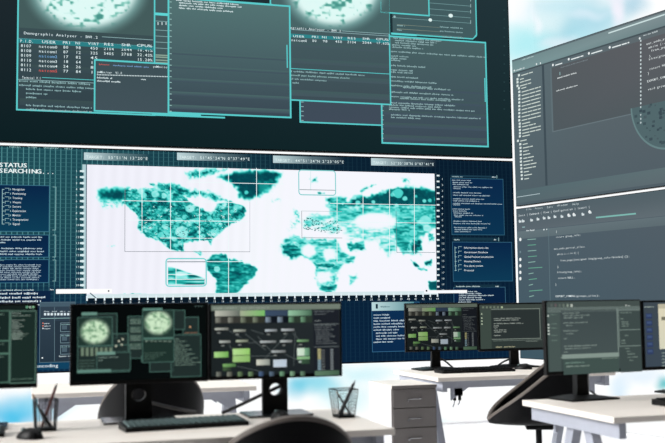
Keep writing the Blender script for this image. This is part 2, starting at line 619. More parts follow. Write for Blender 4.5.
    ch = 4.5 * KF
    p.quad([(a[0], b[1]), (b[0] - ch, b[1]), (b[0], b[1] + ch), (b[0], a[1]), (a[0], a[1])], (66, 92, 96), 3)
    hw = .7 * KF
    p.quad([(b[0] - ch, b[1] - hw), (b[0] + hw, b[1] + ch - hw), (b[0] - hw, b[1] + ch + hw), (b[0] - ch, b[1] + hw)], CY, 4)
    p.quad([(a[0], b[1] - hw), (b[0] - ch, b[1] - hw), (b[0] - ch, b[1] + hw), (a[0], b[1] + hw)], CY, 4)
    p.uvbox(b[0] - hw, a[1], b[0] + hw, b[1] + ch, CY, 4)
    for y in (2, 8, 14, 19.5): p.line(392, y - 2, 470.5, y + 1, .5, (118, 158, 160), 4, True)
    for y in (0, 6, 12, 22.3): p.line(470.6, y - 2, 470.6, y + 1.5, .7, (160, 190, 190), 5)
    p.disc(430.2, 20, 2.1, (226, 246, 244), 5, ry=1.8); p.disc(450.6, 15.7, 2.6, (226, 246, 244), 5, ry=2.1); p.disc(394.5, 16.8, 1.3, GR, 5)
    for y in (24.4, 28.6): p.hgrad(397, y, 440, y + 3.4, (150, 160, 140), (120, 130, 118), 5); p.greek(440, y + 3, 463, 1.9, GR, 5)
    p.greek(397, 26, 405, 2, GR, 5); p.greek(397, 30.5, 403, 2, GR, 5); p.hgrad(416, 33.6, 462, 37.0, (110, 140, 132), (120, 150, 150), 5); p.greek(442, 37.2, 464, 2, GR, 5)
    window_fill(p, 380, -40, 429, 15.8, (72, 98, 100), (72, 98, 100), 6, stripes=False)
    window_fill(p, 299.8, 80, 400, 126, (62, 76, 88), (64, 76, 90), .4, stripes=False)
    for k in range(5): p.line(301, 102 + k * 4.6, 303.6, 102 + k * 4.6, .7, GR, 4, True)
    window_fill(p, 380.4, 35.6, 488, 146.6, (72, 98, 100), (60, 74, 88), 2.2, 1.7)
    p.rect(391, 32.6, 416.5, 36.3, (96, 214, 214), 7)
    for k in range(8): p.line(381.5, 106 + k * 4.6, 383.6, 106 + k * 4.6, .7, GR, 6, True)
    rows = [(393, 38.5, 442), (395, 40.9, 437), (395, 43.2, 433), (392, 45.3, 416), (392, 47.6, 423), (391, 52, 485), (391, 56.6, 409), (391, 58.8, 407), (391, 60.8, 401),
            (391, 66, 425), (391, 70.4, 413), (391, 72.6, 414), (391, 77.4, 419), (391, 81.5, 437), (391, 86, 432), (403, 88, 451), (391, 92.6, 453), (391, 97, 464), (400, 99, 451),
            (391, 103.4, 455), (389, 105.6, 441), (389, 107.8, 475), (389, 109.8, 410), (391, 115.4, 481), (391, 118, 420)]
    for x, y, x1 in rows: p.greek(x, y, x1, 2.1, (156, 190, 192), 6)
    p.line(484.6, 78, 485.2, 102, 1.2, CY, 6)
    for k in range(12): p.line(503.5, 10 + k * 9, 505, 10 + k * 9, .8, (46, 74, 78), 1, True)


# ---- lower front: world map
LAND = [  # polygon (photo px), softness, tone, streaky
    ([(98, 191), (110, 189), (128, 189), (131, 196), (126, 201), (112, 201), (100, 199)], 4.5, .95, 0),
    ([(101, 200), (118, 201), (124, 204), (108, 208), (102, 206)], 4, .45, 0),
    ([(124, 190), (150, 188), (162, 186), (178, 188), (186, 198), (196, 206), (208, 212), (216, 203), (230, 201), (236, 204), (244, 206), (246, 212), (243, 219), (233, 223),
      (225, 228), (219, 235), (212, 239), (211, 245), (208, 240), (196, 241), (184, 243), (184, 251), (174, 251), (166, 246), (158, 241), (150, 238), (143, 234), (137, 229), (139, 220), (135, 213), (129, 207), (122, 203)], 1.2, .66, 0),
    ([(150, 184), (166, 184), (180, 186), (190, 190), (205, 191), (218, 196), (226, 200), (216, 202), (205, 196), (190, 196), (176, 194), (160, 190)], 2.6, .75, 0),
    ([(218, 177), (232, 173), (250, 171), (276, 171.5), (281, 174), (272, 188), (259, 196), (247, 199), (240, 197), (237, 188), (227, 180)], 3.5, 1.0, 0),
    ([(258, 182), (272, 181), (270, 189), (260, 194)], 3, .35, 0),
    ([(186, 174), (200, 169.5), (226, 169.5), (212, 174), (200, 178), (190, 178)], 3.5, .62, 0),
    ([(206, 262), (212, 255), (225, 254), (228, 258), (240, 261), (258, 268), (254, 277), (245, 285), (238, 292), (232, 297), (215, 297), (217, 281), (208, 270)], 1.4, .72, 1),
    ([(194, 251), (201, 252), (206, 255), (199, 255)], 1.5, .3, 0),
    ([(119, 294.6), (136, 293.6), (152, 295), (152, 298), (119, 298)], 1.2, .6, 1),
    ([(327, 198), (337, 196), (346, 198), (347, 206), (338, 211), (327, 206)], 2, .62, 1),
    ([(334, 204), (347, 203), (356, 197), (368, 197), (380, 193), (392, 190), (405, 187), (420, 188), (436, 191), (437, 208), (420, 207), (395, 207), (375, 206), (350, 207), (338, 208)], 3, .95, 0),
    ([(330, 206), (437, 206), (437, 222), (420, 222), (398, 226), (386, 216), (370, 214), (357, 218), (350, 226), (338, 226), (330, 216)], 3.5, .52, 1),
    ([(293, 210), (299, 212), (300, 222), (296, 222)], 2.5, .28, 0),
    ([(290, 221), (296, 222), (296, 228), (289, 230)], 2.5, .2, 0),
    ([(303, 220), (315, 214), (330, 215), (341, 222), (341, 232), (330, 233), (318, 229), (304, 227)], 3, .30, 1),
    ([(289, 235), (301, 238), (318, 239), (337, 240), (341, 250), (350, 257), (344, 264), (338, 270), (337, 279), (334, 290), (327, 293.5), (320, 290), (315, 277), (316, 266), (312, 260), (303, 256), (292, 259), (282, 254), (279, 246), (284, 240)], 2.2, .48, 1),
    ([(281, 244), (291, 242), (300, 248), (303, 255), (292, 259), (283, 253)], 2.5, .78, 1),
    ([(314, 263), (330, 262), (337, 265), (330, 269), (316, 268)], 2, .75, 1),
    ([(320, 285), (338, 284), (334, 291), (327, 294), (321, 291)], 2, .72, 1),
    ([(347, 243), (363, 242), (364, 249), (350, 251)], 2.2, .74, 1),
    ([(345, 257), (356, 257), (352, 263), (345, 264)], 2.2, .66, 1),
    ([(350, 276), (357, 275), (356, 281), (350, 285)], 2, .42, 1),
    ([(345, 222), (396, 222), (396, 236), (370, 240), (350, 240), (344, 232)], 4, .30, 1),
    ([(378, 236), (397, 237), (397, 250), (388, 256), (380, 246)], 3, .40, 1),
    ([(395, 206), (436, 208), (436, 228), (428, 232), (421, 238), (420, 254), (404, 254), (396, 246), (392, 226)], 2.5, .56, 1),
    ([(411, 240), (420, 238), (422, 250), (414, 254), (409, 250)], 2, .86, 0),
    ([(428, 234), (434, 234), (434, 241), (429, 242)], 1.8, .5, 0),
    ([(411, 260), (415, 262), (419, 267), (415, 266)], 1.2, .7, 0),
    ([(424, 262), (432, 259), (431, 266), (424, 266)], 1.3, .8, 0),
    ([(418, 268), (427, 269), (427, 270.6), (418, 269.6)], 1, .5, 0),
    ([(428, 282), (437, 280), (437, 290), (430, 290)], 1.2, .92, 0),
    ([(360, 191), (364, 188), (371, 185.6), (376, 184.6), (366, 189), (362, 193)], 1.6, .5, 0),
    ([(402, 178), (410, 180), (410, 183), (403, 181)], 2, .45, 0),
    ([(310, 179), (316, 178), (318, 182), (312, 183)], 2.5, .3, 0),
    ([(271, 198.6), (281, 198.6), (281, 200.6), (272, 200.6)], 2, .25, 0),
    ([(107, 245.6), (115, 244.8), (115, 246), (108, 247)], 1, .2, 0),
    ([(318, 192.4), (325, 192.4), (325, 194), (318, 194)], 1, .5, 0),
]
HOLES = [([(188, 198.6), (198, 199.6), (208, 200.4), (217, 203), (215, 210), (210, 213), (206, 206), (196, 204), (188, 201)], 1.0),
         ([(208, 176), (218, 180), (228, 184), (234, 192), (236, 199), (226, 198), (220, 192), (210, 186), (205, 180)], 2.0),
         ([(357, 217), (368, 213), (384, 213), (396, 218), (396, 226), (380, 229), (362, 229), (355, 224)], 3.0),
         ([(303, 246), (308, 244), (315, 247), (315, 255), (309, 258), (303, 254)], 2.2),
         ([(322, 252), (329, 247), (336, 251), (335, 259), (326, 261)], 2.2),
         ([(317, 272), (330, 271), (332, 281), (320, 284), (316, 279)], 2.6),
         ([(213, 183), (219, 184), (216, 187), (206, 187)], 2.0)]
TEAL = [(0, (247, 247, 255)), (.14, (222, 246, 248)), (.30, (150, 236, 232)), (.46, (78, 212, 204)), (.64, (26, 160, 154)), (.82, (8, 112, 114)), (1.0, (6, 70, 82))]
_blobs = [(rng.uniform(128, 242), rng.uniform(186, 248), rng.uniform(1.2, 3.6)) for _ in range(60)] + \
         [(rng.uniform(340, 436), rng.uniform(190, 224), rng.uniform(1.0, 3.0)) for _ in range(26)] + \
         [(398, 193, 5.5), (425, 221, 6.0), (413, 233, 4), (246, 192.4, 2.2), (217, 269, 3.2), (155, 194, 4), (190, 209, 4.4), (182, 232, 6.5), (215, 232, 4.5), (165, 226, 3), (427, 228, 4)]


def map_fn(X, Y):
    dens = np.zeros(X.shape)
    wob = (vnoise(X / 2.6, Y / 2.6, 41) - .5) * 3.0
    for poly, soft, tone, st in LAND:
        xs = [q[0] for q in poly]; ys = [q[1] for q in poly]
        sel = (X > min(xs) - 8) & (X < max(xs) + 8) & (Y > min(ys) - 8) & (Y < max(ys) + 8)
        if not sel.any(): continue
        x, y = X[sel], Y[sel]
        d = sdist(x, y, poly) + wob[sel] * min(soft, 2.2) * .5
        m = smooth(d / (2 * soft) + .5)
        if st: n = vnoise(x / 7.0, y / 1.7, 5) * .65 + vnoise(x / 2.4, y / 1.2, 9) * .35
        else: n = vnoise(x / 5.0, y / 3.4, 15) * .42 + vnoise(x / 1.8, y / 1.3, 19) * .38 + vnoise(x / .8, y / .8, 23) * .20
        amp = (.7 if st else 1.3) if tone < .9 else .22
        t = np.clip(tone + (n - .52) * amp, 0, 1.0)
        dens[sel] = np.maximum(dens[sel] * (1 - m * (.8 if tone > .7 else .3)), t * m)
    for poly, soft in HOLES:
        d = sdist(X, Y, poly) + wob * .5
        dens *= 1 - .93 * smooth(d / (2 * soft) + .5)
    for bx, by, r in _blobs:
        d = np.hypot(X - bx, (Y - by) * 1.15) + wob * .4
        m = .8 * smooth((r - d) / 1.2 + .5)
        dens = np.where(dens > .3, dens * (1 - m) + m * (.30 + .08 * math.sin(bx * 7)), dens)
    C = ramp(dens, TEAL)
    # paper tint: faintly lilac on the left, faintly cyan on the right, soft moire bands
    tint = np.stack([240 + 6 * smooth((X - 120) / 200), 240 + 9 * smooth((X - 120) / 200), 250 + 4 * smooth((X - 120) / 200)], -1)
    tint -= (2.0 * np.sin(X / 1.9 + Y / 40) * smooth((180 - np.abs(X - 150)) / 120))[..., None]
    k = smooth(1 - dens / .2)[..., None]
    return C * (1 - k) + np.minimum(C, tint) * k


def lower_bg(X, Y):
    t = smooth((X - 20) / 420)[..., None]; v = smooth((Y - 200) / 150)[..., None]
    c = np.array([30, 76, 86.]) * (1 - t) + np.array([8, 28, 46.]) * t
    low = np.array([11, 39, 66.]) * (1 - t * .6) + np.array([7, 30, 54.]) * t * .6
    return c * (1 - v) + low * v


def draw_lower_front(p, u0, u1, z0, z1):
    e = .012
    U = np.linspace(u0 + e, u1 - e, 41); V = np.linspace(z1 - e, z0 + e, 17)
    UU, VV = np.meshgrid(U, V); X, Y = p.inv(UU, VV); B = lower_bg(X, Y)
    for j in range(16):
        for i in range(40):
            p.quad([(UU[j + 1, i], VV[j + 1, i]), (UU[j + 1, i + 1], VV[j + 1, i + 1]), (UU[j, i + 1], VV[j, i + 1]), (UU[j, i], VV[j, i])],
                   [tuple(B[a, b]) for a, b in ((j + 1, i), (j + 1, i + 1), (j, i + 1), (j, i))], 0)
    # background grid
    n = 112
    for i in range(n):
        u = u0 + e + (u1 - u0 - 2 * e) * (i + .5) / n
        for k in range(8):
            za = z1 - e - (z1 - z0 - 2 * e) * k / 8; zb = z1 - e - (z1 - z0 - 2 * e) * (k + 1) / 8
            x, y = p.inv(np.array([u]), np.array([(za + zb) / 2]))
            b = lower_bg(x, y)[0]
            a = .52 * max(0.0, 1 - max(0, x[0] - 30) / 300) * (1 - .75 * min(1, max(0, (y[0] - 260) / 60))) + .09
            c = tuple(b * (1 - a) + np.array([120, 190, 190]) * a * .95)
            p.uvbox(u - .0038, za, u + .0038, zb, c, 1)
    for i in range(54):
        v = z1 - e - (z1 - z0 - 2 * e) * (i + .5) / 54
        for k in range(12):
            ua = u0 + e + (u1 - u0 - 2 * e) * k / 12; ub = ua + (u1 - u0 - 2 * e) / 12
            x, y = p.inv(np.array([(ua + ub) / 2]), np.array([v]))
            b = lower_bg(x, y)[0]
            a = .25 * max(0.0, 1 - max(0, x[0] - 30) / 300) * (1 - .75 * min(1, max(0, (y[0] - 260) / 60))) + .04
            p.uvbox(ua, v + .0024, ub, v - .0024, tuple(b * (1 - a) + np.array([120, 190, 190]) * a * .9), 1)
    # top menu
    for s, x, x1 in (('FORCES', 9, 21), ('VIEW', 28, 36.5), ('WINDOW', 44, 58), ('HELP', 64.5, 73)):
        p.text(x, 147.6 + (x - 9) * .031, 1.7, s, (150, 190, 190), 2, x1=x1)
    # status
    p.text(-1.5, 166.8, 4.0, 'STATUS', (240, 250, 250), 3, x1=27.4)
    p.text(-1.2, 166.8, 4.0, 'STATUS', (240, 250, 250), 3.2, x1=27.7); p.text(-1.2, 172.6, 4.0, 'SEARCHING...', (240, 250, 250), 3.2, x1=55.3)
    p.text(-1.5, 172.6, 4.0, 'SEARCHING...', (240, 250, 250), 3, x1=55)
    # target headings
    for (x, y, xe, s, xs) in ((84, 152.4, 150, 'TARGET: 53°51\'N 13°20\'E', 148), (177, 152.6, 250, 'TARGET: 51°45\'24"N 0°37\'49"E', 250),
                              (273, 155.5, 345, 'TARGET: 44°51\'24"N 2°23\'05"E', 344), (371, 158.0, 437, 'TARGET: 52°30\'38"N 0°07\'41"E', 434)):
        b = tuple(lower_bg(np.array([xe]), np.array([y]))[0])
        xm = x + (xe - x) * .55
        cm = tuple((q + w) / 2 * .9 for q, w in zip((190, 214, 216), b))
        sl = .027
        p.hgrad(x, y, xm, y + 7.4 + (xm - x) * sl, (190, 214, 218), cm, 2)
        p.hgrad(xm, y + (xm - x) * sl, xe, y + 7.4 + (xe - x) * sl, cm, b, 2)
        p.text(x + 2, y + 5.9, 2.8, s, (222, 240, 240), 3, x1=xs)
    # map
    x0, y0, x1, y1 = 87, 164.6, 437.0, 294.2
    grid_image(p, x0, y0, x1, y1, 440, 170, map_fn, 3)
    W = (238, 250, 252)
    for gx, ya, yb in ((142, 186, 232), (170.5, 178, 251), (199.5, 168, 243), (228.5, 168, 296), (256.5, 168, 205), (282, 176, 184), (310.5, 176, 196), (337, 192, 262), (363, 192, 240), (389.5, 184, 256), (414.3, 182, 255)):
        p.line(gx, ya, gx, yb, .65, W, 4)
    for gx, gy, gx1 in ((122, 200.6, 250), (128, 220.2, 248), (186, 182.0, 284), (160, 238, 224), (206, 261.6, 262), (330, 203.4, 437), (336, 222, 437)):
        p.line(gx, gy, gx1, gy, .6, W, 4, True)
    T = (120, 128, 136)
    p.frame(125, 188, 249.8, 251.8, .45, T, 5, 'lb'); p.line(249.8, 202, 249.8, 251.8, .4, (176, 182, 190), 5)
    p.frame(301.6, 211, 342, 238, .45, T, 5, 'lb'); p.line(301.6, 211, 342, 212, .4, (170, 190, 194), 5, True)
    p.frame(396, 211, 435, 252.5, .45, (96, 130, 138), 5, 'lb')
    r = random.Random(4)
    for _ in range(120):
        x = r.uniform(303, 341); y = r.uniform(216, 236) * .6 + .4 * (218 + (x - 303) * .35)
        p.rect(x, y, x + r.uniform(.6, 1.8), y + .7, r.choice(((26, 110, 112), (60, 160, 155), (10, 80, 86))), 5)
    for _ in range(190):
        x = r.uniform(136, 236); y = r.uniform(206, 240)
        if sdist(np.array([x]), np.array([y]), LAND[2][0])[0] < .3 or sdist(np.array([x]), np.array([y]), HOLES[0][0])[0] > -1: continue
        q = r.uniform(-1.6, 1.6)
        p.line(x, y, x + r.uniform(.8, 2.6), y + q, .5, r.choice(((6, 70, 76), (10, 84, 88), (8, 60, 70), (220, 246, 246), (120, 214, 208))), 4)
    # inset boxes
    p.rrect(298.6, 170, 335.6, 195.4, 3, 1.0, (126, 206, 206), 6); p.line(299.5, 189.6, 335, 190.4, .6, (120, 134, 140), 6, True); p.line(310.6, 171, 310.6, 189.6, .6, (206, 232, 234), 6)
    p.rrect(166, 258.6, 206.2, 286, 3, 1.2, (120, 214, 212), 6); p.line(167, 261.8, 205.4, 261.4, .7, (90, 110, 118), 6, True)
    def inset(X, Y):
        top = 267 + np.clip((X - 172) * .35, 0, 18)
        m = smooth((Y - top) / 2 + .5); st = vnoise(X / 9, Y / 1.6, 77)
        hole = smooth((3.6 - np.abs(Y - 275.6)) / 1.5 + .3) * smooth((X - 176) / 2 + .5) * smooth((190 - X) / 4)
        return ramp(np.clip(m * (.55 + (st - .5) * .8) * (1 - .6 * hole), 0, 1), TEAL)
    grid_image(p, 168, 263.4, 204.6, 284.6, 40, 26, inset, 5)
    for y in (274.6, 279.4): p.line(168, y, 204, y, .6, W, 6, True)
    p.line(176, 264, 176, 285, .6, W, 6)
    # rulers
    aL = p.m(83.2, 165); bL = p.m(82.6, 291)
    p.rect(82.4, 164.4, 85.6, 292, (176, 206, 212), 4); p.line(86.4, 164.4, 86.2, 297, .8, (70, 92, 108), 5)
    for i in range(21):
        y = 171.2 + i * 6.0
        p.rect(79.9, y - 1, 84.4, y + .9, (222, 240, 242), 5); p.rect(81.2, y + 1.4, 83.6, y + 4.6, lower_bg(np.array([82.]), np.array([200.]))[0].tolist(), 5)
        p.text(75.6, y + .9, 1.9, '%d' % (i + 1), (214, 236, 238), 5, x1=77.4 if i < 9 else 79.2)
    p.rect(436.2, 173, 438.4, 291, (206, 226, 230), 4); p.line(436.0, 173, 436.8, 291, .7, (60, 80, 92), 5)
    for i in range(20):
        y = 175.6 + i * 5.85
        p.rect(436.6, y - .8, 439.4, y + .8, (228, 242, 244), 5); p.rect(437.8, y + 1.2, 439.2, y + 4.4, (14, 44, 60), 5)
        p.text(441.4, y + 4.4, 1.9, '%d' % (i + 1), (206, 228, 232), 5, x1=443.2 if i < 9 else 444.4)
    p.rect(86.4, 294.4, 437.4, 296.2, (214, 232, 236), 4)
    va = p.m(86.4, 297.6)[1]; vb = p.m(437, 298.2)[1]
    ul, ur = p.m(87, 295)[0], p.m(437.4, 295)[0]
    vt = p.m(260, 294.6)[1]
    p.uvbox(ul, vt - .016, ur, vt - .062, (10, 26, 40), 5)
    for i in range(45):
        u = ul + (ur - ul) * i / 44
        p.uvbox(u - .007, vt + .004, u + .007, vt - .038, (226, 240, 246), 6)
        x, y = p.inv(np.array([u]), np.array([vt - .062]))
        if i > 0: p.text(x[0] - 1.5, y[0] + .5, 2.1, '%d' % i, (222, 238, 244), 7, x1=x[0] + 1.4)
    # glowing sliders
    p.rect(56, 289.2, 112, 293.2, (255, 255, 255), 8); p.disc(108.6, 291, .8, (30, 40, 46), 9)
    p.line(90, 293, 96, 298, .9, (60, 96, 108), 9)
    p.hgrad(424, 290.4, 467, 293.0, (246, 250, 255), (255, 255, 255), 8); p.disc(426.4, 290.8, 1.0, (30, 36, 40), 9)
    # left panels
    NV = (9, 36, 68)
    p.rect(-40, 184, 49, 231.6, (9, 38, 72), 2, (13, 62, 88)); p.frame(-40, 184, 49, 231.6, .6, (60, 116, 138), 3)
    for i, s in enumerate(('Navigation', 'Positioning', 'Tracking', 'Weapons', 'Sectors', 'Exploration', 'Monitor', 'Transposition', 'Signal')):
        y = 190.2 + i * 4.33
        p.text(12.6, y, 1.9, s, (226, 240, 244), 4, x1=12.6 + 1.22 * len(s), mono=False)
        p.line(2.2, y - .8, 4.4, y - .8, .6, GR, 4, True); p.frame(5.2, y - 2, 9, y + .3, .45, GR, 4, 'tl' if i % 2 else 'tr'); p.rect(10.2, y - 1.6, 10.9, y, GR, 4)
    p.line(2.4, 189, 2.2, 224.2, .6, GR, 4)
    p.rect(-40, 234.4, 48.6, 257.2, NV, 2, (11, 46, 80)); p.frame(-40, 234.4, 48.6, 257.2, .6, (60, 116, 138), 3)
    for y, x1 in ((237.6, 42), (240.4, 41), (243.2, 6), (249, 42), (252, 44), (254.8, 43)): p.greek(-4, y, x1, 1.7, (196, 222, 230), 4)
    p.rect(-40, 259.6, 48.6, 282.6, NV, 2, (10, 44, 78)); p.frame(-40, 259.6, 48.6, 282.6, .6, (60, 116, 138), 3)
    p.greek(-2, 260.9, 4, 1.2, DIM, 4)
    for k in range(9): p.greek(-4, 265.4 + k * 1.85, 41 - (k % 3), 1.4, (180, 204, 216), 4)
    for ya, yb in ((187, 230), (235, 257), (260, 281)):
        p.frame(53, ya, 55.6, yb, .6, (126, 170, 172), 3, 'tbr')
    p.greek(-4, 290.8, 34, 1.5, (200, 220, 226), 4); p.greek(50, 290.2, 53.6, 1.6, (230, 240, 244), 4)
    p.rect(-40, 291.6, 50, 345, (12, 36, 66), 2)
    for y, x1 in ((294.6, 38), (298.6, 45), (302.4, 42), (306, 44)): p.greek(-4, y, x1, 2.3, (222, 238, 244), 4)
    # dark tool window between the monitors
    p.rect(40, 302.4, 74.5, 361.6, (52, 68, 82), 5, (38, 54, 66)); p.frame(40, 302.4, 74.5, 361.6, .6, (86, 112, 126), 6)
    p.rect(40.4, 302.8, 74.2, 306.4, (70, 92, 106), 6); p.rect(54.5, 321, 74, 361, (40, 54, 66), 6)
    for k in range(9): p.rect(44 + k * 3.3, 313, 46.2 + k * 3.3, 315.4, (216, 230, 236), 7)
    for k in range(4): p.greek(44 + 8 * k, 312, 49.5 + 8 * k, 1.4, (196, 212, 220), 7)
    p.line(41, 318.5, 74, 318.3, .5, GR, 7, True)
    for k in range(3): p.rect(42.4, 322.6 + k * 2.6, 43.6, 323.8 + k * 2.6, (226, 130, 110) if k < 2 else (220, 230, 236), 7); p.greek(44.4, 324 + k * 2.6, 50.4, 1.4, (206, 220, 226), 7)
    for k in range(3):
        p.frame(60.6, 323 + k * 11.2, 73.4, 331.5 + k * 11.2, .5, (120, 146, 156), 7); p.rect(62, 325.4 + k * 11.2, 67, 329.4 + k * 11.2, (76, 96, 108), 7); p.greek(61.4, 325 + k * 11.2, 70, 1.3, GR, 8)
    p.rect(41.7, 357.2, 43, 358.5, (240, 246, 248), 7); p.greek(59, 357, 73.5, 1.8, (200, 214, 220), 7); p.line(54.5, 307, 54.5, 361, .5, (96, 122, 132), 7)
    p.rect(30, 363.4, 74.5, 368.4, (18, 66, 96), 5); p.text(36, 367.6, 3.0, 'encoding', (222, 238, 244), 6, x1=58.6, mono=False)
    # panel below the map
    p.rect(371.6, 302.6, 420, 350.6, (13, 48, 84), 3, (11, 42, 76)); p.frame(371.6, 302.6, 420, 350.6, .6, (52, 104, 138), 4)
    p.hgrad(371.6, 302.2, 414, 310.2, (188, 218, 220), (86, 142, 152), 5)
    p.rect(375.6, 304, 377.8, 308.6, (16, 44, 60), 6); p.greek(380.6, 307.4, 390, 1.9, (60, 100, 112), 6)
    for i, (x, x1) in enumerate(((373.6, 389), (373.6, 390), (373.6, 407), (373.6, 407), (373.6, 407), (373.6, 399), (376, 398), (376, 407), (376, 407), (373.6, 393))):
        p.greek(x, 315.6 + i * 3.02, x1, 1.9, (200, 222, 234), 5)
    # right panels
    p.rect(450.6, 178, 504.4, 235, (10, 40, 74), 2, (11, 52, 82)); p.frame(450.6, 178, 504.4, 235, .6, (50, 100, 124), 3)
    p.rect(450.6, 174.8, 497, 177.8, (28, 60, 78), 3); p.greek(452, 177, 462.6, 1.5, (170, 200, 206), 4); p.greek(492, 177.6, 495.6, 1.6, (220, 236, 238), 4); p.line(496.8, 175.4, 496.8, 178.4, .7, GR, 4)
    for x, y, x1 in ((452, 180.6, 471), (452.6, 182.8, 472), (452.6, 184.8, 469), (453.4, 187.2, 493), (453.4, 189, 461), (453, 193, 481), (453, 195.6, 490.6), (453, 199.2, 484), (453, 201.2, 479.6),
                     (453, 203.8, 502), (453, 205.2, 460), (452.4, 209.4, 470), (453, 211.4, 468), (453.4, 213.4, 473), (454, 215.6, 483), (454.6, 217.2, 461.6), (453.4, 221.6, 482), (453.4, 223.9, 491), (454, 228, 487), (454.6, 230, 482), (454.6, 232, 471)):
        p.greek(x, y, x1, 1.5, (180, 206, 216), 4)
    p.rect(452.4, 242, 512.6, 281, (9, 38, 72), 2, (13, 58, 86)); p.frame(452.4, 242, 512.6, 281, .6, (52, 100, 126), 3)
    p.rect(452.4, 237.4, 499, 240.8, (24, 54, 70), 3); p.greek(454, 240.2, 459.6, 1.7, (190, 214, 216), 4); p.greek(494, 240.2, 496.4, 1.7, (220, 236, 238), 4); p.line(498.6, 237.6, 498.6, 241.2, .7, GR, 4)
    for i, (s, x1) in enumerate((('Information about site', 488.4), ('Government Database', 488), ('Global Position Localization', 493.6), ('Housing Detect', 481), ('Fire alarm system', 483.2), ('Protocol', 474))):
        y = 248.6 + i * 4.52
        p.text(464.2, y, 1.9, s, (230, 242, 246), 4, x1=x1, mono=False)
        p.frame(458.4, y - 2, 461.4, y, .45, GR, 4, 'tl'); p.line(454.6, y - .8, 456.6, y - .8, .6, GR, 4, True)
    p.line(454.8, 246.6, 455.6, 271, .6, GR, 4)
    p.rect(453.6, 287.6, 506.6, 345, (9, 34, 64), 2); p.frame(453.6, 287.6, 506.6, 345, .6, (60, 106, 128), 3)
    p.rect(454, 284.8, 500, 287.4, (22, 50, 66), 3); p.greek(456, 287, 480, 1.6, (200, 220, 222), 4); p.greek(495.6, 287, 498.4, 1.6, (220, 236, 238), 4)
    for x, y, x1 in ((468, 292.2, 477), (459, 294.2, 482), (459, 296.2, 494), (459, 298.2, 482), (459, 300.4, 485), (458, 302.6, 471)): p.greek(x, y, x1, 1.6, (206, 226, 232), 4)


